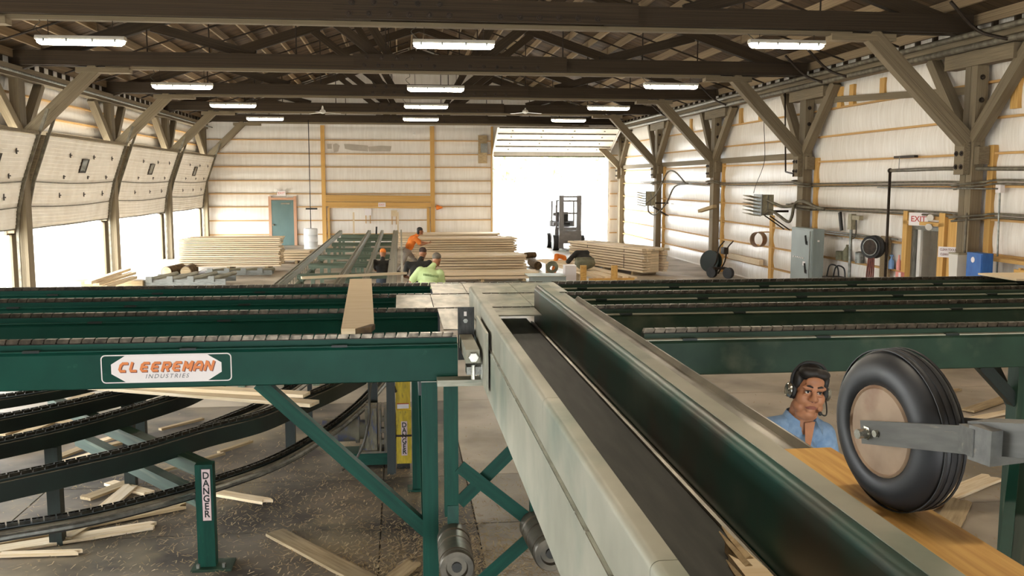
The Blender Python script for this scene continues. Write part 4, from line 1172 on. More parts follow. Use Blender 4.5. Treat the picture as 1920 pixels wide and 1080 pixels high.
run('conduit', 'thin pale conduit on the wall right of the cabinet, lower', [(10.42, 18.9, 1.69), (10.42, 22.5, 1.69)], .018, 'galv')
# heater cables
yh = at(1440, 380, X=9.7).y
run('heater_cable', 'thick black cable looping from the near heater to the post', [at(1430, 372, X=9.65), at(1455, 383, X=9.9), at(1470, 388, X=10.0), at(1492, 386, X=10.05), at(1530, 391, X=10.1)], .04, 'old_pipe', cat='cable')
run('heater_cable', 'thick cable drooping under the near heater toward the cabinet', [at(1432, 402, X=9.65), at(1445, 395, X=9.75), at(1460, 404, X=9.9), at(1478, 416, X=9.95), at(1485, 405, X=9.95), at(1490, 383, X=9.95), at(1505, 377, X=10.0), at(1530, 388, X=10.1), at(1545, 392, X=10.15)], .04, 'old_pipe', cat='cable')
run('heater_cable', 'grey cable loop hanging from the far heater, upper arc', [at(1213, 380, X=9.5), at(1232, 362, X=9.7), at(1250, 325, X=9.9), at(1265, 322, X=10.0), at(1285, 343, X=10.1)], .03, 'old_pipe', cat='cable')
run('heater_cable', 'grey cable loop hanging from the far heater, lower arc', [at(1215, 385, X=9.5), at(1217, 398, X=9.6), at(1230, 402, X=9.7), at(1250, 380, X=9.9), at(1265, 350, X=10.0), at(1290, 344, X=10.1)], .03, 'old_pipe', cat='cable')
# air pipe with elbow
Xp = 10.3
a = at(1920, 307, X=Xp); a.y = 13.2; c = at(1669, 320, X=Xp); d = at(1660, 523, X=Xp)
t = thing('air_pipe', 'dark pipe running along the wall then dropping beside the hose reel', 'pipe', (Xp, c.y, 0))
bm = NB(); atube(bm, [(Xp, 12.6, 3.14), (Xp, 16.8, 3.2), (Xp, c.y, c.z)], .035, 8); bobj('horizontal_run', bm, 'old_pipe', t, smooth='all')
bm = NB(); atube(bm, [c, (Xp, c.y, .0)], .03, 8); bobj('drop', bm, 'iron', t, smooth='all')
bm = NB(); bmesh.ops.create_icosphere(bm, subdivisions=2, radius=.055, matrix=Matrix.Translation(c)); bobj('elbow', bm, 'iron', t)
bm = NB(); acyl(bm, c + Vector((0, -.35, .0)), c + Vector((0, -.35, .28)), .008, n=5); bobj('hanger', bm, 'galv', t)
t = tag(cbox('angle_bracket', at(1698, 294, X=10.4), (.08, .8, .05), 'iron'), 'short dark steel bracket on a girt above the air pipe', 'bracket')
run('drop_pipe', 'thin dark pipe dropping from the eave in front of the second post', [at(1472, 168, X=10.15), at(1473, 322, X=10.15)], .022, 'iron')
run('pipe_stub', 'short bent stub at the foot of the thin dark drop pipe', [at(1473, 322, X=10.15), at(1480, 324, X=10.1), at(1487, 326, X=10.05), at(1487, 331, X=10.05)], .022, 'iron')
run('eave_pipe', 'upper long pipe slung along the right eave', [(9.92, 8, 5.5), (9.92, 43, 5.5)], .055, 'old_pipe', grp='eave pipes')
run('eave_pipe', 'lower long pipe slung along the right eave', [(9.98, 8, 5.3), (9.98, 43, 5.3)], .06, 'old_pipe', grp='eave pipes')
run('eave_pipe', 'long pipe slung along the left eave', [(-8.2, 14, 5.3), (-8.2, 43, 5.3)], .03, 'galv', grp='eave pipes')
for k, Y in enumerate((14.6, 20.2, 21.4, 28, 34)):
    run('pipe_hanger', 'slanted pipe hanger on the right eave, number %s from the viewer' % ('one', 'two', 'three', 'four', 'five')[k], [(9.92, Y, 5.28), (9.7, Y + .5, 5.5), (9.2, Y + .5, 5.95)], .03, 'iron', cat='hanger', grp='pipe hangers')
# stand pipe with outlet box
p = at(1597, 405, X=10.35)
t = thing('stand_pipe', 'pale vertical conduit with a grey outlet box at its top', 'pipe', (p.x, p.y, 0))
bm = NB(); acyl(bm, (p.x, p.y, 0), p + Vector((0, 0, -.3)), .035, n=10); bobj('conduit_pipe', bm, 'galv', t, smooth=True)
cbox('outlet_box', p + Vector((0, -.02, -.13)), (.12, .16, .36), 'heater', t); cbox('arm_box', p + Vector((0, -.28, -.03)), (.1, .34, .1), 'heater', t)
bm = NB(); atube(bm, spline([p + Vector((0, -.22, -.05)), p + Vector((0, -.24, -.35)), p + Vector((0, -.18, -.48)), p + Vector((0, -.06, -.52))], 4), .018, 6); bobj('cord', bm, 'cable', t)
tag(plank('black_bar', at(1575, 398, X=10.42), at(1578, 432, X=10.42), .09, .05, 'black', None, up=(1, 0, 0)), 'short black bar on the wall right of the cabinet', 'bar')
tag(cbox('hanging_board', at(1660, 482, X=10.42), (.05, .36, .9), 'lumber_grey'), 'grey board hanging on the wall behind the hose reel', 'board')
# hose reel
p = at(1638, 463, X=10.1)
t = thing('hose_reel', 'black round hose reel with reddish hoses hanging down', 'hose reel', (p.x, p.y, 0))
F = facing(p, (-1, -.5, 0))
bm = NB(); alathe(bm, [(.1, -.08), (.24, -.08), (.25, -.06), (.25, .0), (.21, .02), (.17, .06), (.16, .1), (.24, .12), (.24, .09), (.1, .09)], F, 28); bobj('drum', bm, 'black', t, smooth=True)
bm = NB(); alathe(bm, [(.0, .1), (.15, .1), (.16, .125), (.0, .125)], F, 20); bobj('hub_face', bm, 'iron', t)
bm = NB(); alathe(bm, [(.165, .125), (.18, .125), (.18, .135), (.165, .135)], F, 28, closed=True); bobj('hub_ring', bm, 'galv', t)
cbox('mount', (p.x + .2, p.y, p.z), (.35, .1, .2), 'iron', t)
for k in range(4):
    q = p + Vector((-.05, -.12 + k * .07, -.22)); bm = NB(); atube(bm, spline([q, q + Vector((0, .02 * k, -.5)), (q.x, q.y + .06 - .03 * k, .25), (q.x, q.y, .02)], 4), .022, 6); bobj('hose', bm, 'reel_red', t)
# containers on the girt shelf
zs = 1.1
def shelf_item(name, px, prof, m, lab, cat='bottle', X=10.42, mi=None):
    p = at(px, 500, X=X); bm = NB(); alathe(bm, prof, Matrix.Translation((X, p.y, zs)), 12)
    return tag(bobj(name, bm, m, None, smooth=True), lab, cat)
shelf_item('jug', 1587, [(.0, 0), (.09, 0), (.1, .04), (.1, .22), (.05, .3), (.03, .34), (.03, .38), (0, .38)], 'olive', 'olive plastic jug on the wall ledge beside the pale conduit', 'jug')
shelf_item('tin_can', 1575, [(0, 0), (.11, 0), (.11, .2), (.1, .21), (0, .21)], 'olive', 'squat olive tin on the wall ledge near the cabinet', 'can')
shelf_item('paint_can', 1611, [(0, 0), (.1, 0), (.1, .24), (.09, .25), (.03, .27), (0, .27)], 'galv', 'grey metal can on the ledge left of the hose reel', 'can')
shelf_item('spray_bottle', 1671, [(0, 0), (.06, 0), (.06, .16), (.02, .22), (.02, .26), (.04, .27), (.04, .3), (0, .3)], 'blue_plastic', 'small blue bottle on the ledge right of the hose reel')
shelf_item('spray_bottle', 1685, [(0, 0), (.05, 0), (.05, .16), (.02, .24), (.02, .32), (0, .32)], 'pale_red', 'small red bottle on the ledge left of the framed doorway')
t = thing('carton', 'small pink carton with a white side on the ledge by the doorway', 'box', (10.4, 18.6, .9)); q = at(1691, 515, X=10.4)
cbox('box_body', (10.38, q.y, .95), (.12, .22, .26), 'pale_red', t); cbox('white_side', (10.315, q.y - .06, .95), (.005, .08, .24), 'label_white', t)
plank('ledge_bracket', (10.44, q.y, .82), (10.3, q.y, .82), .3, .02, 'girt', t)
# handles of a cart just above the deck
t = thing('tool_cart', 'dark tool cart with bent tube handles left of the pale conduit', 'cart', (10.0, 21.0, 0)); q = at(1570, 515, X=10.0)
cbox('tray', (10.0, q.y, .7), (.4, .7, .12), 'iron', t)
for dx in (-.18, .18):
    for dy in (-.3, .3): cbox('leg', (10 + dx, q.y + dy, .32), (.04, .04, .64), 'iron', t)
for dy in (-.2, .12):
    bm = NB(); atube(bm, spline([(9.85, q.y + dy + .1, .76), (9.85, q.y + dy, 1.0), (9.9, q.y + dy - .08, 1.05), (10.0, q.y + dy - .12, .98), (10.02, q.y + dy - .15, .76)], 4), .018, 6); bobj('handle', bm, 'black', t)
# exit sign over the doorway
def exit_sign(c, n, w_, h_, lab, tcol='pale_red', txt=.13):
    t = thing('exit_sign', lab, 'sign', c, 'exit signs'); F = facing(c, n)
    bm = NB(); abox(bm, (-w_ / 2, -h_ / 2, -.03), (w_ / 2, h_ / 2, .0), F); bobj('sign_box', bm, 'label_white', t)
    text_obj('lettering', 'EXIT', txt, tcol, F @ Matrix.Translation((0, 0, .003)), t, bold=.002)
    return t, F
c = at(1722, 411, X=10.38)
t, F = exit_sign(c, (-1, -.55, 0), .42, .26, 'white EXIT sign with red letters above the framed doorway on the right wall', 'red', .16)
bm = NB(); alathe(bm, [(0, -.06), (.05, -.06), (.07, .02), (.05, .03), (0, .02)], facing(c + Vector((-.05, -.52, .05)), (-1, -.6, -.1)), 12); bobj('emergency_lamp', bm, 'lamp_housing', t, smooth=True)
bm = NB(); alathe(bm, [(0, -.06), (.05, -.06), (.07, .02), (.05, .03), (0, .02)], facing(c + Vector((-.05, -.48, -.13)), (-1, -.8, -.3)), 12); bobj('emergency_lamp', bm, 'lamp_housing', t, smooth=True)
cbox('lamp_bar', c + Vector((.05, -.62, .04)), (.06, .5, .07), 'girt', t)
# notice beside the doorway
c = at(1779, 473, X=10.25)
t = thing('notice_sign', 'small white notice with two lines of print on the doorway frame', 'sign', c); F = facing(c, (-1, -.75, 0))
bm = NB(); abox(bm, (-.2, -.1, -.01), (.2, .1, 0), F); bobj('sign_panel', bm, 'label_white', t)
text_obj('lettering', 'CLEAN TOOLS &', .06, 'maroon', F @ Matrix.Translation((0, .045, .002)), t, bold=.001, sx=.74)
text_obj('lettering', 'CLEAN UP TIME', .06, 'maroon', F @ Matrix.Translation((0, -.045, .002)), t, bold=.001, sx=.74)
# waste receptacle and blue box
c = at(1799, 497, X=10.05)
t = thing('paper_dispenser', 'beige wedge-shaped dispenser hung on the post below the notice', 'dispenser', c)
bm = NB(); aprism(bm, [(-.14, -.24), (.1, -.24), (.14, .2), (-.14, .2)], c + Vector((-.12, .02, 0)), c + Vector((.12, .02, 0))); bobj('shell', bm, 'lamp_housing', t)
cbox('lid', c + Vector((0, 0, .21)), (.26, .3, .03), 'heater', t)
x0, x1, y0, y1, zb, zt = wall_box(1813, 1843, 1863, 476, 516, 9.8)
t = thing('blue_cabinet', 'bright blue steel wall cabinet right of the nearest post', 'cabinet', ((x0 + x1) / 2, (y0 + y1) / 2, zb))
cbox('body', ((x0 + x1) / 2, (y0 + y1) / 2, (zb - .3 + zt) / 2), (x1 - x0, y1 - y0, zt - zb + .3), 'blue_box', t)
cbox('door', (x0 - .006, (y0 + y1) / 2, (zb - .3 + zt) / 2), (.012, y1 - y0 - .04, zt - zb + .26), 'blue_box', t)
bm = NB(); alathe(bm, [(0, 0), (.05, 0), (.05, .006), (0, .006)], facing((x0 - .012, y1 - .2, zt - .12), (-1, 0, 0)), 12); bobj('badge', bm, 'label_white', t)
plank('wall_mount', ((x0 + x1) / 2, y0 + .1, zb - .2), (XR - .1, y0 + .1, zb - .2), .05, .05, 'iron', t)
tag(cbox('shelf_plank', (10.3, 13.4, 1.62), (.3, 4.4, .06), 'stud'), 'brown shelf plank on the wall above the blue cabinet', 'shelf')
t = thing('wooden_crate', 'brown wooden crate on the wall at the far right edge', 'crate', (10.25, 13.2, 1.0))
for k in range(3): cbox('slat', (10.02, 13.1, 1.16 + k * .15), (.03, 2.2, .13), 'lumber_warm', t)
for yy in (12.1, 14.1): cbox('corner_post', (10.06, yy, 1.3), (.05, .06, .5), 'stud', t)
cbox('back', (10.24, 13.1, 1.3), (.4, 2.1, .45), 'stud', t)
c = at(1875, 354, X=10.4)
t = thing('switch_box', 'white switch box with a conduit dropping to the deck, right edge', 'switch', c)
cbox('box', c, (.08, .14, .14), 'label_white', t)
bm = NB(); acyl(bm, c + Vector((0, 0, -.07)), (c.x, c.y - .1, .0), .018, n=6); bobj('conduit', bm, 'galv', t)
run('conduit', 'pale thin conduit from the switch box past the nearest post', [c, (10.1, 15.4, c.z), (10.1, 16.6, c.z), (10.4, 17.2, c.z), (10.4, 19.5, c.z)], .014, 'galv')
run('conduit', 'thin conduit down the front of the nearest post', [(10.12, 15.75, 2.4), (10.1, 15.72, 1.2), (10.1, 15.72, .02)], .02, 'old_pipe')
# ring on a girt, duct piece, hanging cord
p = at(1422, 449, X=10.2)
t = thing('steel_ring', 'wide tan ring resting on a girt below the near heater', 'ring', p)
bm = NB(); alathe(bm, [(.2, -.11), (.22, -.11), (.22, .11), (.2, .11)], facing(p, (-1, -.75, 0)), 24, closed=True); bobj('band', bm, 'rim', t, smooth=True)
plank('peg', p + Vector((.0, .0, .21)), (XR - .02, p.y, p.z + .21), .05, .03, 'girt', t)
p = at(1325, 392, X=10.0)
t = thing('wood_offcut', 'tilted wooden offcut nailed to the third post', 'offcut', p)
plank('board', p + Vector((-.1, .4, -.08)), p + Vector((.15, -.35, .1)), .16, .1, 'lumber_grey', t)
run('hanging_cable', 'thin cord hanging down the wall left of the near heater', [at(1432, 225, X=10.4), at(1434, 290, X=10.4), at(1430, 315, X=10.38), at(1418, 345, X=10.35), at(1413, 362, X=10.3)], .009, 'cable', 5, cat='cord')
tag(cbox('stack_board', (10.36, 27.2, .62), (.12, 2.6, .16), 'lumber'), 'pale boards stacked on the ledge below the steel ring', 'boards')
# hose trolley
p = at(1348, 522, X=9.8); p.z = 0
t = thing('hose_trolley', 'dark green hose reel trolley parked by the third post', 'trolley', (p.x, p.y, 0))
bm = NB(); alathe(bm, [(.12, -.1), (.34, -.1), (.34, -.08), (.2, -.06), (.2, .06), (.34, .08), (.34, .1), (.12, .1)], facing((p.x - .2, p.y + .2, .48), (-.8, -.6, .15)), 24); bobj('reel', bm, 'green_dark', t, smooth=True)
bm = NB(); acyl(bm, (p.x + .1, p.y - .45, .17), (p.x + .2, p.y - .38, .17), .17, n=20); bobj('wheel', bm, 'rubber', t, smooth=True)
bm = NB(); acyl(bm, (p.x - .3, p.y - .1, .17), (p.x - .2, p.y - .03, .17), .17, n=20); bobj('wheel', bm, 'rubber', t, smooth=True)
for dx in (-.14, .14):
    bm = NB(); atube(bm, spline([(p.x + dx - .1, p.y + .2, .1), (p.x + dx, p.y - .1, .5), (p.x + dx + .05, p.y - .15, .9), (p.x + dx + .1, p.y - .5, 1.15)], 4), .022, 6); bobj('handle', bm, 'iron', t)
cbox('axle_frame', (p.x - .05, p.y - .2, .3), (.4, .3, .06), 'iron', t); cbox('crank_box', (p.x + .05, p.y - .3, .85), (.14, .3, .2), 'iron', t)
# ---- the annex seen through the doorway
t = thing('door_2', 'open framed doorway on the right wall', None, (XR, D0, 0), None, 'structure')
cbox('steel_frame', (XR + .05, D1 - .03, 1.0), (.2, .06, 2.0), 'galv', t); cbox('steel_frame', (XR + .05, (D0 + D1) / 2, DZ - .04), (.2, D1 - D0, .08), 'galv', t)
cbox('storm_door_stile', (XR + .06, D1 - .14, 1.0), (.05, .12, 1.98), 'white_paint', t)
tag(cbox('annex_machine', (13.2, 19.4, .9), (1.2, 1.3, 1.8), 'green_dark'), 'dark machine seen through the framed doorway', 'machine')
tag(cbox('annex_cabinet', (14.0, 18.0, .6), (.8, .9, 1.2), 'green'), 'green cabinet seen through the framed doorway', 'cabinet')
bm = NB(); abox(bm, (15.6, 14, 0), (15.8, 26, 1.6)); abox(bm, (15.6, 14, 2.5), (15.8, 26, 3.4)); abox(bm, (XR + .2, 14, 3.3), (15.8, 26, 3.4)); abox(bm, (15.6, 14, 1.6), (15.8, 19.0, 2.5)); abox(bm, (15.6, 21.5, 1.6), (15.8, 26, 2.5))
abox(bm, (XR + .2, 26, 0), (15.8, 26.1, 3.4)); abox(bm, (XR + .2, 13.9, 0), (15.8, 14, 3.4))
tag(bobj('wall_annex', bm, 'sheet'), 'walls of the small annex beyond the doorway', None, None, 'structure')
tag(plank('annex_post', (12.0, 18.55, 0), (12.0, 18.55, 2.4), .14, .14, 'timber', None, up=(1, 0, 0)), 'wooden post seen through the framed doorway', 'post')
# ================================================================ far wall fittings
yq = YF - .12
t = thing('door_1', 'closed grey-green personnel door in the far wall', None, (-5.38, YF, 0), None, 'structure')
cbox('door_leaf', (-5.385, yq, 1.04), (1.0, .06, 2.06), 'door_green', t)
for x in (-5.95, -4.82): cbox('door_casing', (x, yq, 1.13), (.13, .1, 2.26), 'trim_pink', t)
cbox('door_casing', (-5.385, yq, 2.15), (1.0, .1, .1), 'trim_pink', t)
bm = NB(); bmesh.ops.create_uvsphere(bm, u_segments=10, v_segments=6, radius=.05, matrix=Matrix.Translation((-5.8, yq - .07, .95))); bobj('door_knob', bm, 'bright_steel', t)
cbox('door_closer', (-5.25, yq - .05, 1.93), (.4, .06, .07), 'worn_steel', t)
t, F = exit_sign(Vector((-5.42, yq - .03, 2.4)), (0, -1, 0), .38, .22, 'pink EXIT sign above the grey-green door on the far wall', 'pale_red', .15)
for dx in (-.3, .3):
    bm = NB(); alathe(bm, [(0, 0), (.06, 0), (.08, .06), (0, .07)], facing((-5.42 + dx * .8, yq - .06, 2.55), (dx, -1, -.3)), 10); bobj('emergency_lamp', bm, 'lamp_housing', t, smooth=True)
c = at(716, 384, Y=yq - .12)
t, F = exit_sign(c, (0, -1, 0), .34, .2, 'small white EXIT sign on the header board of the far wall', 'pale_red', .13)
for px, py, m, l in ((690, 398, 'label_white', 'white paper notice below the header board on the far wall'), (739, 400, 'lumber_pale', 'cream board notice below the header board on the far wall')):
    p = at(px, py, Y=yq - .05); t = thing('notice_board', l, 'notice', p, 'notices on the far wall')
    cbox('sheet', p, (.29, .02, .29), m, t)
    for dx in (-.1, .1): cbox('stud', p + Vector((dx, .03, -.32)), (.04, .04, .4), 'girt', t)
for px, l in ((663, 'thin yellow stake standing left of the notices'), (746, 'thin yellow stake standing right of the notices')):
    p = at(px, 405, Y=41.6); tag(plank('yellow_stake', (p.x, 41.6, 0), (p.x, 41.6, at(px, 398, Y=41.6).z), .07, .05, 'lumber_pale', None, up=(0, 1, 0)), l, 'stake')
p = at(583, 455, Y=41.8)
t = thing('barrel', 'white plastic barrel standing by the far door', 'barrel', (p.x, 41.8, 0))
bm = NB(); alathe(bm, [(0, 0), (.3, 0), (.31, .03), (.29, .05), (.3, .3), (.315, .32), (.3, .34), (.3, .6), (.315, .62), (.3, .64), (.3, .86), (.28, .89), (.0, .89)], Matrix.Translation((p.x, 41.8, 0)), 24); bobj('drum', bm, 'barrel', t, smooth=True)
run('drop_cable', 'black power cord dropping from the roof to the barrel', [(p.x, 41.9, 5.6), (p.x, 41.9, .88)], .018, 'black', 5, cat='cord')
tag(cbox('cord_switch', (p.x + .05, 41.9, 1.75), (.5, .06, .07), 'black'), 'black cord handle above the barrel', 'switch')
p = at(905, 280, Y=yq); t = thing('door_opener', 'grey door opener box on the far wall left of the open door', 'box', p)
cbox('back_board', p, (.42, .05, 1.3), 'lumber_grey', t); cbox('opener_case', p + Vector((.05, -.12, .05)), (.3, .2, .42), 'galv', t)
p = at(818, 389, Y=yq); bm = NB(); alathe(bm, [(0, 0), (.12, .02), (.12, .06), (.03, .3), (0, .3)], facing(p, (1, -.3, 0)), 10)
tag(bobj('orange_funnel', bm, 'orange_shirt', None, smooth=True), 'small orange cone hanging on the far wall by the stud', 'cone')
p = at(777, 250, Y=yq - .1); t = thing('wall_camera', 'small white security camera high on the far wall', 'camera', p)
cbox('camera_body', p, (.14, .22, .14), 'white_paint', t); cbox('camera_arm', p + Vector((0, .12, .0)), (.06, .2, .06), 'white_paint', t)
plank('black_lever', at(706, 425, Y=39), (at(704, 438, Y=39).x, 39, 0), .07, .06, 'dark_steel', None, up=(0, 1, 0))
o = bpy.data.objects['black_lever']; tag(o, 'dark lever at the far end of the outfeed table', 'lever')

# ================================================================ outfeed table
t = thing('outfeed_table', 'long green outfeed table of rails and cross beams in the middle distance', 'conveyor', (-1.3, 28, 0))
zt = .95
for X, wd in ((-2.42, .11), (-1.27, .13), (-.75, .11), (-.2, .2)):
    plank('rail', (X, 12.2, zt - .07), (X, 38.6, zt - .07), wd, .14, 'table_rail', t)
    for dx in (-.03, .03): plank('chain_strip', (X + dx * wd / .11, 12.2, zt + .01), (X + dx * wd / .11, 38.6, zt + .01), .02, .03, 'table_rail', t)
plank('rail', (.02, 12.2, zt - .03), (.02, 38.6, zt - .03), .05, .12, 'dusty_steel', t)
for y in (13.6, 16.4, 19.2, 22.0, 24.8, 27.6, 30.4, 33.2, 36.0, 38.3):
    plank('cross_beam', (-2.4, y, zt - .2), (-.15, y, zt - .2), .14, .13, 'table_beam', t)
    for X in (-2.3, -1.25, -.3): cbox('leg', (X, y, (zt - .26) / 2), (.1, .1, zt - .26), 'table_beam', t)
for y in (15, 18.2, 21.4, 25.8, 29.5): plank('lower_beam', (-2.1, y, .4), (-.2, y, .4), .16, .12, 'table_beam', t)
plank('lower_rail', (-2.35, 12.2, .6), (-2.35, 30, .6), .08, .09, 'table_beam', t)
for k in range(26): cbox('guard_rod', (-2.42, 17.2 + k * .52, .76), (.02, .02, .26), 'old_pipe', t)
for k in range(12): cbox('guard_rod', (-1.3, 17.2 + k * .5, .76), (.02, .02, .26), 'old_pipe', t)
p = [at(565, 521, Z=1.0), at(762, 512, Z=1.0)]
board('sawn_board', p[0] + Vector((0, 0, 0)), p[1], .09, .05, 'lumber', 'long narrow board laid across the outfeed table beside the man in lime')
# ================================================================ lumber stacks
def lumber_stack(name, lab, c, L, D, layers, th, rz=0., z0=.12, m='lumber', jag=.12, wd=.16, strap=0, lean=0., taper=0., grp='lumber stacks'):
    """bundle of planks: long axis local x, front towards local -y"""
    t = thing(name, lab, 'lumber', (c[0], c[1], 0), grp)
    B = Matrix.Translation((c[0], c[1], 0)) @ Matrix.Rotation(rz, 4, 'Z')
    n = max(1, round(D / wd)); rnd = random.Random(int(L * 100 + c[1] * 10))
    for j in range(layers):
        for i in range(n):
            if 0 < i < n - 1 and j < layers - 1: wfull = True
            a, b = -L / 2 + rnd.uniform(0, jag) + taper * (j / layers) * rnd.uniform(.8, 1.1), L / 2 - rnd.uniform(0, jag)
            y = -D / 2 + wd * (i + .5) + lean * j + rnd.uniform(-.035, .035)
            z = z0 + th * (j + .5)
            M = B @ Matrix.Translation(((a + b) / 2, y, z)) @ Matrix.Diagonal((b - a, wd - .012, th - .018 - rnd.uniform(0, .008), 1))
            if i in (0, n - 1) or j == layers - 1 or i == 1:
                mesh_obj('plank', unit_cube(m), t, M)
        if n > 3 and j < layers - 1:
            M = B @ Matrix.Translation((0, lean * j, z0 + th * (j + .5))) @ Matrix.Diagonal((L - jag * 2.2, D - wd * 2.9, th - .004, 1)); mesh_obj('plank', unit_cube(m), t, M)
    for u in (-.36, 0, .36):
        M = B @ Matrix.Translation((u * L, 0, z0 / 2)) @ Matrix.Diagonal((.1, D, z0, 1)); mesh_obj('skid', unit_cube('lumber_grey'), t, M)
    for u in ([-.22, .26] if strap else []):
        bm = NB(); H = z0 + th * layers
        abox(bm, (u * L - .012, -D / 2 - .006, z0), (u * L + .012, -D / 2 - .001, H + .004)); abox(bm, (u * L - .012, -D / 2, H + .001), (u * L + .012, D / 2, H + .006))
        bobj('strap', bm, 'iron', t, B)
    return t
lumber_stack('lumber_stack', 'big pale lumber stack left of the outfeed table, under the raised doors', (-5.5, 31.2), 3.35, 1.1, 15, .062, .0, .22, jag=.1, taper=.35)
lumber_stack('lumber_stack', 'low lumber pile behind the big left stack, by the barrel', (-3.75, 34.6), 1.5, .8, 4, .09, 0, .1, jag=.3)
lumber_stack('lumber_stack', 'farthest low lumber stack in front of the far wall studs', (2.1, 41.4), 4.6, 1.2, 6, .095, 0, .12, jag=.15)
lumber_stack('lumber_stack', 'tall lumber stack behind the crouching men, right of the table', (2.35, 35.3), 4.0, 1.3, 9, .085, 0, .1, jag=.12)
lumber_stack('lumber_stack', 'mid-height lumber stack right of the man in lime', (2.2, 29.9), 3.6, 1.2, 6, .085, 0, .12, jag=.15)
lumber_stack('lumber_stack', 'lowest nearest lumber layer right of the man in lime', (2.35, 27.4), 3.4, 1.0, 2, .1, 0, .12, jag=.1)
lumber_stack('lumber_bundle', 'strapped angled lumber bundle by the open far doorway', (7.15, 30.7), 4.7, .9, 9, .085, math.radians(-70), .1, 'lumber', .14, strap=1)
# loose boards heap at left
for i, (p, q, z, l) in enumerate((((165, 530), (240, 505), .5, 'topmost board of the loose heap at the left'), ((180, 533), (250, 512), .42, 'middle board of the loose heap at the left'), ((195, 538), (252, 520), .34, 'lowest board of the loose heap at the left'),
                                ((120, 528), (200, 523), .3, 'flat board end left of the loose heap'))):
    board('sawn_board', at(*p, Z=z), at(*q, Z=z), .16, .07, 'lumber', l, 'loose heap of boards at the left')
a = at(215, 533, Z=.15); tag(cbox('heap_bearer', (a.x, a.y, .13), (1.6, .5, .26), 'lumber_grey'), 'grey bearer block under the loose board heap', 'timber')
# logs on the floor
for px, py, qx, qy, r, l in ((312, 510, 345, 503, .17, 'leftmost log lying before the big lumber stack'), (348, 510, 362, 503, .17, 'second log lying before the big lumber stack'),
                             (985, 479, 1003, 478, .12, 'short log near the open doorway'), (996, 491, 1009, 498, .14, 'log stub behind the work bench')):
    a, b = at(px, py, Z=r), at(qx, qy, Z=r)
    t = thing('log', l, 'log', ((a.x + b.x) / 2, (a.y + b.y) / 2, 0), 'logs on the floor')
    bm = NB(); atube(bm, [a, a.lerp(b, .5), b], [r, r * 1.03, r * .97], 14); bobj('trunk', bm, 'bark', t, smooth=True)
    d = (a - b).normalized(); bm = NB(); alathe(bm, [(0, .004), (r * .9, .004), (r * .9, -.01)], facing(a, d), 14); bobj('cut_face', bm, 'lumber_grey', t)
# roller skids
def roller_skid(lab, px0, px1, py, n, z=.2, depth=.9):
    a, b = at(px0, py, Z=z), at(px1, py, Z=z)
    t = thing('roller_skid', lab, 'rollers', ((a.x + b.x) / 2, a.y, 0), 'roller skids')
    for dy in (0, depth): plank('side_channel', (a.x, a.y + dy, z / 2 + .02), (b.x, a.y + dy, z / 2 + .02), .05, z * .8, 'galv', t)
    for k in range(n):
        x = a.x + (b.x - a.x) * (k + .5) / n
        bm = NB(); acyl(bm, (x - .1, a.y - .05, z), (x + .25, a.y + depth + .05, z + .0), .06, n=10); bobj('roller', bm, 'dusty_steel', t, smooth=True)
        cbox('bearing', (x - .1, a.y - .06, z), (.16, .06, .16), 'galv', t)
    return t
roller_skid('grey roller skid in front of the left lumber stack, nearest one', 268, 420, 524, 4, .28, 1.6)
roller_skid('grey roller skid under the left lumber stack edge', 385, 508, 508, 4, .18, .4)
# ================================================================ work bench by the doorway
bx, by_ = 4.75, 20.9
t = thing('work_bench', 'wooden bench of loose planks with two upright posts, right of the middle', 'bench', (bx, 22, 0))
for k in range(5):
    plank('top_plank', (bx - .62 + k * .14 - .45, 24.6, .86 + .01 * (k % 2)), (bx - .3 + k * .2, 20.6, .78 + .015 * (k % 2)), .15, .04, 'lumber', t)
for px in (1093, 1151):
    p = at(px, 497, Y=20.55); cbox('upright', (p.x, 20.5, p.z / 2), (.13, .1, p.z), 'lumber_warm', t)
for x, y in ((bx - .9, 24.3), (bx - .1, 24.3)): cbox('leg', (x, y, .4), (.1, .1, .8), 'lumber_grey', t)
plank('end_rail', (bx - .55, 20.58, .72), (bx + .5, 20.58, .72), .05, .12, 'lumber_warm', t)
# things on it
p = at(1095, 487, Y=22.4)
def blob(name, lab, cat, prims, m, vox=.02, M=None, smooth=2):
    o = remesh_obj(name, prims, [m], vox, None); return tag(o, lab, cat)
BENCH = dict(pack=at(1097, 488, Y=22.0), orange=at(1047, 480, Y=24.3), cap=at(1088, 474, Y=23.6))
p = at(1030, 520, Y=20.5)
t = thing('metal_box', 'open grey steel box on legs left of the work bench', 'box', (p.x, 20.7, 0))
for lo, hi in (((-.5, -.3, .0), (.45, .3, .5)),):
    cbox('front_panel', (p.x, 20.5, .62), (.72, .03, .42), 'panel_grey', t); cbox('back_panel', (p.x, 21.1, .62), (.72, .03, .42), 'panel_grey', t)
    for s in (-.36, .36): cbox('side_panel', (p.x + s, 20.8, .62), (.03, .62, .42), 'panel_grey', t)
    cbox('lid', (p.x - .05, 20.8, .845), (.85, .7, .02), 'dusty_steel', t)
    for s in (-.34, .34):
        for yy in (20.53, 21.07): cbox('leg', (p.x + s, yy, .2), (.05, .05, .4), 'iron', t)
p = at(1036, 503, Y=20.9)
t = thing('tape_reel', 'round coil of hose lying on the grey steel box', 'coil', (p.x, 20.9, .87))
bm = NB()
for k in range(3): alathe(bm, [(.06 + .03 * k, .03 * k), (.1 + .02 * k, .03 * k), (.1 + .02 * k, .03 * k + .04), (.06 + .03 * k, .03 * k + .04)], facing((p.x, 20.9, p.z), (-.3, -1, .5)), 18, closed=True)
bobj('coil_rings', bm, 'olive', t, smooth=True)
tag(cbox('white_carton', at(1068, 515, Y=21.2), (.26, .3, .45), 'label_white'), 'white carton between the steel box and the bench', 'box')
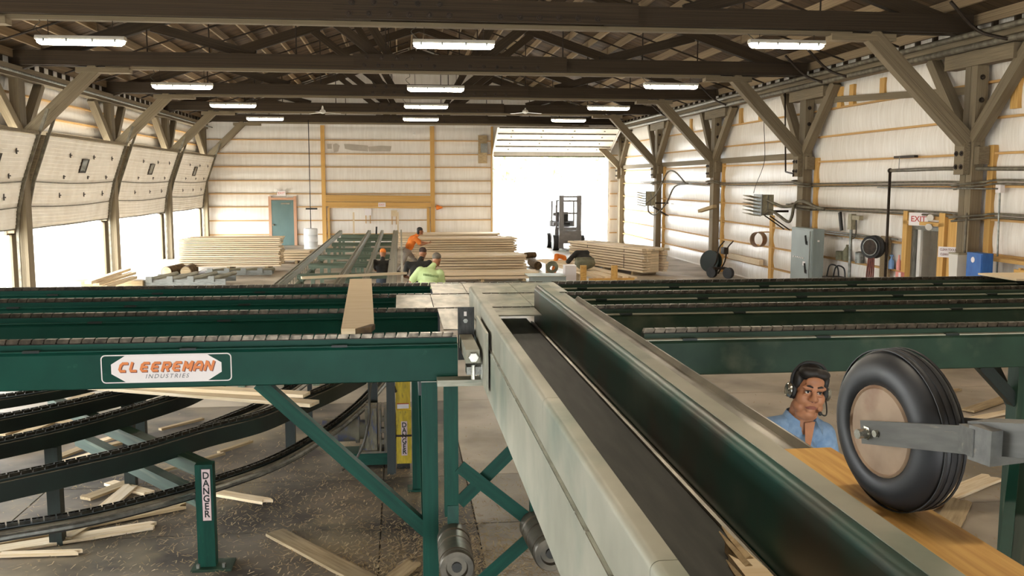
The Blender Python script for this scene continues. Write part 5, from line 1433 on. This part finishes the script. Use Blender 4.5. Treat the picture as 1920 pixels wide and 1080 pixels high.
o = bpy.data.objects['white_carton']; o.matrix_basis = Matrix.Translation((0, 0, 0)) @ o.matrix_basis
# ================================================================ forklift in the doorway
fx, fy = 7.2, 40.3
t = thing('forklift', 'haze-paled grey forklift with tall mast facing in through the far doorway', 'forklift', (fx, fy, 0))
for X in (fx - .38, fx + .38):
    plank('mast_channel', (X, fy - .9, .1), (X, fy - .9, 2.36), .2, .12, 'forklift', t, up=(0, 1, 0))
for z in (2.3, 2.12, 1.6, .8): cbox('mast_crossbar', (fx, fy - .88, z), (.76, .08, .07), 'forklift', t)
cbox('carriage', (fx, fy - 1.0, .62), (.95, .06, .5), 'forklift', t)
for X in (fx - .3, fx + .3): cbox('fork', (X, fy - 1.45, .09), (.12, 1.0, .05), 'forklift', t)
cbox('body', (fx, fy + .5, .62), (1.1, 1.6, .7), 'forklift', t); cbox('counterweight', (fx, fy + 1.4, .75), (1.1, .5, .9), 'forklift', t)
for X in (fx - .5, fx + .5):
    for Y in (fy - .35, fy + .95): plank('guard_post', (X, Y, .9), (X * .98 + fx * .02, Y, 2.1), .07, .07, 'forklift', t, up=(0, 1, 0))
cbox('overhead_guard', (fx, fy + .3, 2.12), (1.05, 1.4, .06), 'forklift', t)
cbox('seat', (fx, fy + .75, 1.1), (.5, .5, .12), 'black_cloth', t); cbox('seat_back', (fx, fy + 1.0, 1.35), (.5, .12, .5), 'black_cloth', t)
for s in (-1, 1):
    for Y in (fy - .45, fy + 1.2):
        bm = NB(); acyl(bm, (fx + s * .42, Y, .33), (fx + s * .68, Y, .33), .33, n=20); bobj('wheel', bm, 'rubber', t, smooth=True)
for dx, dz in ((-.62, 1.15), (-.62, 1.55)): cbox('lamp', (fx + dx, fy - .6, dz), (.14, .12, .14), 'forklift', t)
plank('lamp_arm', (fx - .55, fy - .55, .9), (fx - .55, fy - .55, 1.95), .05, .05, 'forklift', t, up=(0, 1, 0))
# trees far beyond the doorway
for k, (x, y, z, s) in enumerate(((10.5, 90, 3.6, 2.6), (14.2, 93, 3.8, 3.), (18.8, 88, 4.2, 2.6))):
    t = thing('tree', ('leftmost', 'middle', 'rightmost')[k] + ' of the washed-out trees beyond the open far doorway', 'tree', (x, y, 0), 'trees outside')
    bm = NB(); acyl(bm, (x, y, -.1), (x, y, z), .2, .1, 8); bobj('trunk', bm, 'pale_bark', t)
    bm = NB(); rnd = random.Random(k)
    for _ in range(170):
        v_ = Vector((rnd.gauss(0, 1), rnd.gauss(0, 1), rnd.gauss(0, 1))).normalized() * s * rnd.uniform(.5, 1); c = Vector((x, y, z + 1)) + v_
        n_ = Vector((rnd.gauss(0, 1), rnd.gauss(0, 1), rnd.gauss(0, 1))).normalized(); u = n_.orthogonal().normalized() * .5; w_ = n_.cross(u)
        bm.faces.new([bm.verts.new(c + u), bm.verts.new(c + w_), bm.verts.new(c - u), bm.verts.new(c - w_)])
    bobj('crown', bm, 'leaf', t)
# ================================================================ people
def V(*a): return Vector(a if len(a) > 1 else a[0])
def prim_mesh(bm, pr):
    if pr[0] == 'c':
        _, p0, p1, r0, r1, mi = pr
        p0, p1 = V(p0), V(p1); d = p1 - p0; L = d.length; 
        if L < 1e-6: d = Vector((0, 0, 1)); L = 1e-6
        F = facing(p0, d, (0, 0, 1) if abs(d.normalized().z) < .95 else (0, 1, 0))
        prof = [(1e-6, -r0)] + [(r0 * math.sin(a), -r0 * math.cos(a)) for a in (.5, 1.0, 1.5)] + [(r1 * math.sin(a), L - r1 * math.cos(a)) for a in (1.64, 2.14, 2.64)] + [(1e-6, L + r1)]
        alathe(bm, prof, F, 12)
    else:
        _, c, r, rot, mi = pr
        M = Matrix.Translation(V(c)) @ (rot.to_4x4() if rot is not None else Matrix.Identity(4)) @ Matrix.Diagonal((*r, 1))
        bmesh.ops.create_uvsphere(bm, u_segments=16, v_segments=10, radius=1., matrix=M)
def sdf(pr, p):
    if pr[0] == 'c':
        a, b = pr[1], pr[2]; ab = b - a; t = max(0., min(1., (p - a).dot(ab) / max(ab.length_squared, 1e-9)))
        return (p - a - ab * t).length - (pr[3] + (pr[4] - pr[3]) * t)
    q = p - pr[1]
    if pr[3] is not None: q = pr[3].transposed() @ q
    r = pr[2]; k = Vector((q.x / r[0], q.y / r[1], q.z / r[2])).length
    return (k - 1) * min(r)
def remesh_obj(name, prims, mats, vox, parent=None, smooth=6, label=None):
    prims = [(p[0], V(p[1]), V(p[2]), p[3], p[4], p[5]) if p[0] == 'c' else (p[0], V(p[1]), tuple(p[2]), p[3], p[4]) for p in prims]
    bm = NB()
    for pr in prims: prim_mesh(bm, pr)
    bmesh.ops.remove_doubles(bm, verts=bm.verts, dist=1e-5)
    bmesh.ops.recalc_face_normals(bm, faces=bm.faces)
    me = bpy.data.meshes.new(name); bm.to_mesh(me); bm.free()
    tmp = bpy.data.objects.new(name + '_tmp', me); COL.objects.link(tmp)
    md = tmp.modifiers.new('r', 'REMESH'); md.mode = 'VOXEL'; md.voxel_size = vox
    if smooth:
        ms = tmp.modifiers.new('s', 'SMOOTH'); ms.iterations = smooth; ms.factor = .5
    dg = bpy.context.evaluated_depsgraph_get(); dg.update()
    out = bpy.data.meshes.new_from_object(tmp.evaluated_get(dg))
    bpy.data.objects.remove(tmp); bpy.data.meshes.remove(me)
    out.name = name; out.materials.clear()
    for m in mats: out.materials.append(MATS[m])
    if len(mats) > 1:
        for f in out.polygons:
            c = f.center; best = min(prims, key=lambda pr: sdf(pr, c)); f.material_index = best[-1]
    out.polygons.foreach_set('use_smooth', [True] * len(out.polygons))
    return mesh_obj(name, out, parent, None, label)

def hand_prims(w, d, up, side, mi, s=1.):
    """palm, four curled fingers and a thumb: w wrist, d pointing direction, up back of hand, side thumb side"""
    w, d, up, side = V(w), V(d).normalized(), V(up).normalized(), V(side).normalized()
    out = [('e', w + d * .05 * s, (.04 * s, .05 * s, .02 * s), Matrix((side, d, up)).transposed(), mi)]
    for k, (o, L) in enumerate(((.03, .07), (.01, .08), (-.01, .075), (-.03, .058))):
        a = w + d * .09 * s + side * o * s; b = a + (d * .75 - up * .45) * L * .55 * s; c = b + (d * .2 - up * .9) * L * .5 * s
        out += [('c', a, b, .0095 * s, .009 * s, mi), ('c', b, c, .009 * s, .0075 * s, mi)]
    a = w + d * .03 * s + side * .035 * s; b = a + (d * .5 + side * .6 - up * .2) * .045 * s; c = b + (d * .8 - up * .4) * .035 * s
    return out + [('c', a, b, .012 * s, .011 * s, mi), ('c', b, c, .011 * s, .008 * s, mi)]

def person(name, label, J, mats, headF, vox=.016, long_sleeve=False, shorts=False, head=True, bulk=1., cap=None, grp=None):
    """mats: 0 skin, 1 top, 2 trousers, 3 shoes, 4 hair"""
    J = {k: V(v) for k, v in J.items()}
    b = bulk
    P = []
    mid = J['pelvis'].lerp(J['chest'], .5)
    lat = (J['shR'] - J['shL']).normalized(); sp = (J['chest'] - J['pelvis']).normalized(); fw = sp.cross(lat).normalized()
    Rm = Matrix((lat, lat.cross(sp) * -1 if False else sp.cross(lat) * -1, sp)).transposed()
    P += [('e', J['pelvis'], (.165 * b, .13 * b, .13), Rm, 2), ('e', mid + sp * .02, (.16 * b, .125 * b, .17), Rm, 1), ('e', J['chest'], (.175 * b, .13 * b, .19), Rm, 1),
          ('c', J['shL'].lerp(J['chest'], .25) , J['shR'].lerp(J['chest'], .25), .075, .075, 1), ('c', J['chest'] + sp * .12, J['neck'], .075, .06, 1),
          ('c', J['neck'] - sp * .01, J['head'] + (J['neck'] - J['head']) * .25, .058, .055, 0)]
    for s in 'LR':
        sh, el, ha = J['sh' + s], J['el' + s], J['ha' + s]
        P += [('c', sh, sh.lerp(el, .75 if not long_sleeve else 1), .068 * b, .058 * b, 1)]
        P += [('c', sh.lerp(el, .5), el, .047, .043, 1 if long_sleeve else 0), ('c', el, ha, .043, .029, 1 if long_sleeve else 0)]
        d = (ha - el).normalized(); sd = d.orthogonal().normalized() if abs(d.z) > .9 else d.cross(Vector((0, 0, 1))).normalized()
        P += hand_prims(ha, d, d.cross(sd), sd, 0)
        hp, kn, an = J['hip' + s], J['kn' + s], J['an' + s]
        P += [('c', hp, kn, .088 * b, .062, 2), ('c', kn, an, .058 if not shorts else .052, .04, 2 if not shorts else 0)]
        ft = V(J.get('toe' + s, an + fw * .16 + Vector((0, 0, -.04))))
        P += [('c', an + Vector((0, 0, -.03)), ft, .045, .038, 3)]
    t = thing(name, label, 'person', (J['pelvis'].x, J['pelvis'].y, 0), grp)
    f = V(headF).normalized(); r = f.cross(Vector((0, 0, 1))).normalized(); u = r.cross(f)
    HM = Matrix((r, f, u)).transposed(); h = J['head']
    if head:
        def hp_(x, y, z): return h + HM @ Vector((x, y, z))
        P += [('e', hp_(0, -.01, .03), (.075, .095, .09), HM, 0), ('e', hp_(0, .025, -.05), (.06, .065, .075), HM, 0), ('e', hp_(0, .098, -.02), (.016, .02, .024), HM, 0),
              ('e', hp_(.075, -.005, -.01), (.012, .025, .034), HM, 0), ('e', hp_(-.075, -.005, -.01), (.012, .025, .034), HM, 0), ('e', hp_(0, .075, -.1), (.03, .025, .02), HM, 0)]
    body = remesh_obj('body', P, mats[:4], vox, t, 4)
    if head:
        hr = [('e', h + HM @ Vector((0, -.018, .05)), (.083, .1, .082), HM, 0)]
        if cap == 'bill': hr += [('e', h + HM @ Vector((0, .1, .055)), (.065, .07, .012), HM, 0)]
        if cap == 'long': hr += [('e', h + HM @ Vector((0, -.06, -.03)), (.07, .05, .09), HM, 0)]
        remesh_obj('cap' if cap == 'bill' or cap == 'dome' else 'hair', hr, [mats[4]], vox * .8, t, 3)
        for sx in (-1, 1):
            bm = NB(); bmesh.ops.create_uvsphere(bm, u_segments=8, v_segments=6, radius=.013, matrix=Matrix.Translation(h + HM @ Vector((.03 * sx, .08, .005)))); bobj('eye', bm, 'black', t)
    return t, HM
# ---- man in lime shirt, seen from behind
LM = ['skin', 'lime_shirt', 'jeans', 'black_cloth', 'grey_cap']
t, _ = person('person', 'man in a lime-green shirt and grey cap, back turned, leaning over the lumber', dict(
    pelvis=(.5, 16.95, .88), chest=(.5, 17.08, 1.2), neck=(.6, 17.2, 1.41), head=(.66, 17.3, 1.51), shL=(.35, 17.1, 1.32), shR=(.7, 17.08, 1.27),
    elL=(.17, 17.08, 1.12), haL=(.3, 17.3, .98), elR=(.76, 17.16, 1.02), haR=(.72, 17.42, .92), hipL=(.4, 16.95, .86), hipR=(.6, 16.95, .86),
    knL=(.38, 17.03, .46), knR=(.64, 17.0, .46), anL=(.38, 16.95, .09), anR=(.66, 16.92, .09), toeL=(.38, 17.12, .04), toeR=(.68, 17.1, .04)), LM, (.45, 1, -.25), .014, bulk=1.28, cap='dome')
# faint print across the back, unreadable marks
bm = NB(); rnd = random.Random(5)
cpr = []
F = facing((.53, 16.905, 1.255), (0, -1, .35))
for k in range(11):
    x = -.13 + k * .025
    abox(bm, (x, -.018 - k * .004 + .02, -.02), (x + .016, .018 - k * .004 + .02 * rnd.uniform(.6, 1), .004), F)
mat('shirt_print', '#6f8a55', None, .8)
bobj('shirt_print', bm, 'shirt_print', t, label='faint dark print across the shoulders')
# ---- man in black with dark cap
person('person', 'man in a black shirt and dark cap bending behind the man in lime', dict(
    pelvis=(.3, 19.7, .82), chest=(.36, 19.95, 1.1), neck=(.44, 20.1, 1.3), head=(.47, 20.22, 1.41), shL=(.14, 19.95, 1.2), shR=(.6, 19.98, 1.22),
    elL=(.08, 20.1, .93), haL=(.2, 20.4, .85), elR=(.66, 20.2, .95), haR=(.6, 20.5, .9), hipL=(.2, 19.7, .8), hipR=(.4, 19.7, .8),
    knL=(.18, 19.9, .44), knR=(.44, 19.88, .44), anL=(.18, 19.65, .09), anR=(.44, 19.62, .09), toeL=(.18, 19.85, .04), toeR=(.46, 19.8, .04)), ['skin', 'black_cloth', 'jeans', 'black_cloth', 'brown_cap'], (.25, 1, -.35), .016, cap='dome')
# ---- man in orange
person('person', 'man in an orange shirt and grey trousers striding right against the lumber', dict(
    pelvis=(.2, 30.0, .72), chest=(.36, 30.0, 1.06), neck=(.54, 30.0, 1.25), head=(.62, 29.98, 1.37), shL=(.42, 30.2, 1.16), shR=(.46, 29.78, 1.16),
    elL=(.64, 30.25, 1.0), haL=(.86, 30.2, .98), elR=(.62, 29.7, .94), haR=(.84, 29.8, 1.0), hipL=(.22, 30.09, .7), hipR=(.18, 29.9, .7),
    knL=(.46, 30.1, .42), knR=(.08, 29.9, .38), anL=(.4, 30.1, .09), anR=(-.12, 29.9, .12), toeL=(.56, 30.1, .04), toeR=(.0, 29.9, .04)), ['skin', 'orange_shirt', 'grey_pants', 'black_cloth', 'hair'], (1, .2, -.1), .018, cap='long', bulk=1.1)
# ---- crouching worker between the table rails
person('person', 'crouching worker in an orange cap and black shirt between the outfeed table rails', dict(
    pelvis=(-.48, 24.0, .42), chest=(-.47, 24.1, .76), neck=(-.47, 24.2, .98), head=(-.46, 24.28, 1.1), shL=(-.66, 24.1, .9), shR=(-.28, 24.1, .9),
    elL=(-.66, 24.3, .68), haL=(-.56, 24.5, .6), elR=(-.3, 24.3, .68), haR=(-.4, 24.5, .6), hipL=(-.56, 24.0, .4), hipR=(-.4, 24.0, .4),
    knL=(-.58, 24.35, .42), knR=(-.38, 24.35, .42), anL=(-.57, 24.1, .09), anR=(-.39, 24.1, .09), toeL=(-.57, 24.3, .04), toeR=(-.39, 24.3, .04)), ['skin', 'black_cloth', 'jeans', 'black_cloth', 'orange_shirt'], (.2, 1, -.4), .016, cap='dome')

# ================================================================ operator with headset
tag(cbox('operator_platform', (2.35, 4.75, .06), (1.3, 1.1, .12), 'lumber_grey'), 'low wooden platform the operator stands on', 'platform')
Yo = 4.9
hc = at(1516, 731, Y=Yo)                                  # middle of the head
fw_h = Vector((-.12, -.985, -.06)).normalized()
rt = fw_h.cross(Vector((0, 0, 1))).normalized() * -1      # towards image right
rt = Vector((-fw_h.y, fw_h.x, 0)).normalized()
upv = rt.cross(fw_h) * 1.0
if upv.z < 0: upv = -upv
rot_roll = Matrix.Rotation(math.radians(-7), 3, fw_h) 
rt = rot_roll @ rt; upv = rot_roll @ upv
if upv.dot(Vector((0, 0, 1))) < 0: upv = -upv
S = 1.09
HM = Matrix((rt, fw_h, upv)).transposed()                 # columns: image right, forward, up
def H(x, y, z): return hc + HM @ (Vector((x, y, z)) * S)
def HE(x, y, z, rx, ry, rz, mi=0, rot=None): return ('e', H(x, y, z), (rx * S, ry * S, rz * S), HM if rot is None else HM @ rot, mi)
def HC(a, b, r0, r1, mi=0): return ('c', H(*a), H(*b), r0 * S, r1 * S, mi)
fb = Vector((.2, -.98, 0)).normalized(); la = Vector((.98, .2, 0))
nb = H(0, -.045, -.17)                                     # neck base
B0 = Vector((nb.x - .07, nb.y + .03, 0))
def T(l, f, z): return Vector((B0.x, B0.y, 0)) + la * l + fb * f + Vector((0, 0, z))
op = thing('person', 'operator in a blue denim shirt wearing a silver headset, below the right deck', 'person', (B0.x, B0.y, .12))
shz = nb.z - .075
Rb = Matrix((la, fb, Vector((0, 0, 1)))).transposed()
P = []
# head and neck
P += [HE(0, -.012, .03, .077, .095, .092), HE(0, .022, -.05, .068, .066, .082), HE(.043, .048, -.032, .032, .034, .036), HE(-.043, .048, -.032, .032, .034, .036),
      HE(.046, .03, -.078, .032, .04, .034), HE(-.046, .03, -.078, .032, .04, .034), HE(0, .066, -.108, .034, .026, .022), HE(0, .03, -.122, .058, .05, .03),
      HE(.03, .077, .032, .034, .018, .012), HE(-.03, .077, .032, .034, .018, .012), HE(0, .08, .028, .02, .012, .02), HE(0, .075, .06, .05, .018, .03),
      HC((0, .086, .018), (0, .108, -.02), .0105, .0155), HE(0, .107, -.022, .019, .0165, .0135), HE(.0165, .097, -.026, .0115, .013, .0105), HE(-.0165, .097, -.026, .0115, .013, .0105),
      HE(0, .08, -.062, .034, .018, .02), HE(0, .083, -.083, .026, .014, .012),
      HE(.031, .079, .0215, .02, .009, .0065), HE(-.031, .079, .0215, .02, .009, .0065), HE(.031, .077, -.004, .021, .009, .006), HE(-.031, .077, -.004, .021, .009, .006),
      HC((0, -.03, -.1), (0, -.045, -.2), .064, .07)]
remesh_head = remesh_obj('head', P, ['skin'], .0055, op, 3, 'tanned face looking up at the viewer')
P = [('e', T(0, .0, .98), (.18, .15, .15), Rb, 1), ('e', T(0, .03, 1.15), (.2, .18, .2), Rb, 0), ('e', T(0, .02, shz - .2), (.205, .15, .22), Rb, 0),
     ('c', T(-.23, -.01, shz - .015), T(.2, -.01, shz - .02), .085, .08, 0), ('c', T(-.1, 0, shz + .0), nb + Vector((0, 0, -.03)), .09, .07, 0), ('c', T(.1, 0, shz + .0), nb + Vector((0, 0, -.03)), .09, .07, 0)]
hands = []
for s in (-1, 1):
    sh, el, ha = T(s * .26, -.01, shz - .045), T(s * .33, .02, shz - .33), T(s * .22, .25, shz - .5)
    P += [('c', sh, el, .075, .06, 0), ('c', el, ha, .056, .04, 0)]
    hands += hand_prims(ha, (ha - el), Vector((0, 0, 1)), la * -s, 2)
    hp, kn, an = T(s * .1, 0, .95), T(s * .12, .03, .58), T(s * .12, -.02, .22)
    P += [('c', hp, kn, .1, .07, 1), ('c', kn, an, .065, .045, 1), ('c', an + Vector((0, 0, -.04)), T(s * .14, .15, .17), .05, .042, 3)]
remesh_obj('body', P + hands, ['denim', 'jeans', 'skin', 'black_cloth'], .011, op, 5)
# face details
for s in (-1, 1):
    bm = NB(); bmesh.ops.create_uvsphere(bm, u_segments=12, v_segments=8, radius=.0115 * S, matrix=Matrix.Translation(H(s * .031, .0735, .008))); bobj('eye', bm, 'eye_white', op, smooth='all')
    bm = NB(); bmesh.ops.create_uvsphere(bm, u_segments=10, v_segments=8, radius=.0068 * S, matrix=Matrix.Translation(H(s * .031 + .001, .0815, .0095))); bobj('iris', bm, 'black', op, smooth='all')
    bm = NB(); atube(bm, [H(s * .012, .09, .036), H(s * .03, .0925, .043), H(s * .05, .079, .037)], [.004 * S, .0058 * S, .003 * S], 6); bobj('eyebrow', bm, 'hair', op, smooth='all')
    bm = NB(); atube(bm, [H(s * .011, .083, .012), H(s * .022, .0895, .0165), H(s * .034, .0875, .0165), H(s * .043, .081, .013)], .0022 * S, 5); bobj('eyelid', bm, 'hair', op, smooth='all')
    bm = NB(); bmesh.ops.create_uvsphere(bm, u_segments=8, v_segments=6, radius=.0042 * S, matrix=Matrix.Translation(H(s * .0085, .108, -.0335))); bobj('nostril', bm, 'maroon', op, smooth='all')
bm = NB(); atube(bm, [H(-.03, .083, -.071), H(-.015, .0965, -.064), H(0, .0995, -.0625), H(.015, .0965, -.064), H(.03, .083, -.071)], [.003 * S, .005 * S, .0055 * S, .005 * S, .003 * S], 6); bobj('upper_lip', bm, 'lip', op, smooth='all')
bm = NB(); atube(bm, [H(-.026, .086, -.0735), H(-.012, .096, -.0715), H(.012, .096, -.0715), H(.026, .086, -.0735)], [.003 * S, .0055 * S, .0055 * S, .003 * S], 6); bobj('lower_lip', bm, 'lip', op, smooth='all')
# hair
hr = [HE(0, -.026, .05, .085, .1, .086), HE(.032, .044, .097, .05, .042, .028), HE(-.032, .044, .1, .05, .042, .028), HE(0, .05, .105, .04, .04, .026), HE(.074, .005, .045, .014, .04, .05), HE(-.074, .005, .045, .014, .04, .05), HE(0, -.06, -.02, .07, .05, .08)]
remesh_obj('hair', hr, ['hair'], .007, op, 3)
# collar, placket, buttons
def quad_strip(name, pts, th, m):
    bm = NB(); A = [bm.verts.new(p) for p in pts]; f = bm.faces.new(A)
    r = bmesh.ops.extrude_face_region(bm, geom=[f]); n_ = (pts[1] - pts[0]).cross(pts[2] - pts[0]).normalized()
    bmesh.ops.translate(bm, verts=[g for g in r['geom'] if isinstance(g, bmesh.types.BMVert)], vec=n_ * th)
    return bobj(name, bm, m, op)
bm = NB(); n = 14; ra, rb = [], []
for i in range(n + 1):
    a = math.radians(-60 + 300 * i / n) + PI / 2 + math.radians(30)
    dl, df = math.cos(a + 0), math.sin(a)
    a = math.radians(40 + 280 * i / n)       # open towards the front
    dl, df = math.sin(a), math.cos(a)
    front = max(0, df)
    c0 = nb + la * dl * .082 + fb * (df * .085 + .01) + Vector((0, 0, .045 - .055 * front))
    c1 = nb + la * dl * .12 + fb * (df * .125 + .01) + Vector((0, 0, -.02 - .075 * front))
    ra.append(bm.verts.new(c0)); rb.append(bm.verts.new(c1))
for i in range(n): bm.faces.new((ra[i], ra[i + 1], rb[i + 1], rb[i]))
r = bmesh.ops.extrude_face_region(bm, geom=bm.faces[:]); bmesh.ops.translate(bm, verts=[g for g in r['geom'] if isinstance(g, bmesh.types.BMVert)], vec=(0, 0, .006))
bobj('collar', bm, 'denim', op, smooth=True)
fr = lambda l, z, o: T(l, o, z)
vz = shz - .02
bm = NB(); A = [bm.verts.new(p) for p in (nb + fb * .085 + la * -.03 + Vector((0, 0, -.0)), nb + fb * .085 + la * .04 + Vector((0, 0, -.0)), T(.035, .168, vz - .1), T(.02, .168, vz - .1))]
bm.faces.new(A); bobj('neck_opening', bm, 'skin', op)
for k, z in enumerate((vz - .17, vz - .26, vz - .35)):
    bm = NB(); bmesh.ops.create_uvsphere(bm, u_segments=8, v_segments=6, radius=.007, matrix=Matrix.Translation(T(.008, .19 + .008 * k, z))); bobj('button', bm, 'label_white', op)
bm = NB(); atube(bm, [T(.025, .172, vz - .12), T(.022, .185, vz - .2), T(.02, .2, vz - .3), T(.02, .21, vz - .42)], .004, 5); bobj('placket_edge', bm, 'undershirt', op)
# headset
hs = thing('headset', 'silver and black headset with a microphone boom on the operator\'s head', 'headset', H(0, 0, .1))
bm = NB(); atube(bm, spline([H(-.092, -.005, .02), H(-.09, -.008, .075), H(-.055, -.01, .128), H(0, -.012, .143), H(.055, -.01, .128), H(.09, -.008, .075), H(.092, -.005, .02)], 5), .0085 * S, 8); bobj('headband', bm, 'soft_black', hs, smooth='all')
for s in (-1, 1):
    d = HM @ Vector((s, 0, 0)); c = H(s * .07, -.006, -.012)
    bm = NB(); alathe(bm, [(.0, 0), (.038 * S, 0), (.043 * S, .006), (.043 * S, .02), (.036 * S, .024), (0, .024)], facing(c, d), 20); bobj('ear_cushion', bm, 'soft_black', hs, smooth=True)
    bm = NB(); alathe(bm, [(.036 * S, .022), (.04 * S, .026), (.037 * S, .04), (.03 * S, .046), (.028 * S, .043), (.012 * S, .046), (0, .046)], facing(c, d), 20); bobj('ear_cup', bm, 'bright_steel', hs, smooth=True)
bm = NB(); atube(bm, spline([H(.094, .0, -.035), H(.1, .02, -.07), H(.092, .06, -.098), H(.07, .095, -.1), H(.045, .105, -.09)], 5), .004 * S, 6); bobj('mic_boom', bm, 'soft_black', hs, smooth='all')
bm = NB(); bmesh.ops.create_uvsphere(bm, u_segments=10, v_segments=8, radius=.011 * S, matrix=Matrix.Translation(H(.042, .107, -.089))); bobj('mic_foam', bm, 'soft_black', hs, smooth='all')

# ================================================================ soft things on the bench
p = BENCH['pack']; z0 = .84
tag(remesh_obj('backpack', [('e', (p.x, 22.0, z0 + .16), (.26, .2, .15), None, 0), ('e', (p.x - .05, 21.85, z0 + .13), (.2, .12, .12), None, 0), ('c', (p.x - .2, 22, z0 + .26), (p.x + .2, 22.05, z0 + .25), .05, .05, 0)], ['olive'], .025), 'grey-green backpack lying on the work bench planks', 'bag')
p = BENCH['cap']
tag(remesh_obj('dark_jacket', [('c', (p.x - .35, 23.4, z0 + .08), (p.x - .1, 23.6, z0 + .3), .07, .06, 0), ('c', (p.x - .1, 23.6, z0 + .3), (p.x + .2, 23.7, z0 + .28), .06, .07, 0), ('e', (p.x + .1, 23.6, z0 + .12), (.25, .2, .12), None, 0)], ['black_cloth'], .025), 'dark crumpled jacket behind the backpack', 'jacket')
p = BENCH['orange']
tag(remesh_obj('orange_vest', [('c', (p.x - .15, 24.2, .5), (p.x - .05, 24.3, 1.0), .07, .06, 0), ('c', (p.x - .05, 24.3, 1.0), (p.x + .18, 24.4, .95), .07, .06, 0), ('c', (p.x + .18, 24.4, .95), (p.x + .2, 24.3, .75), .06, .05, 0)], ['orange_shirt'], .025), 'bright orange vest draped over the back of the bench', 'vest')
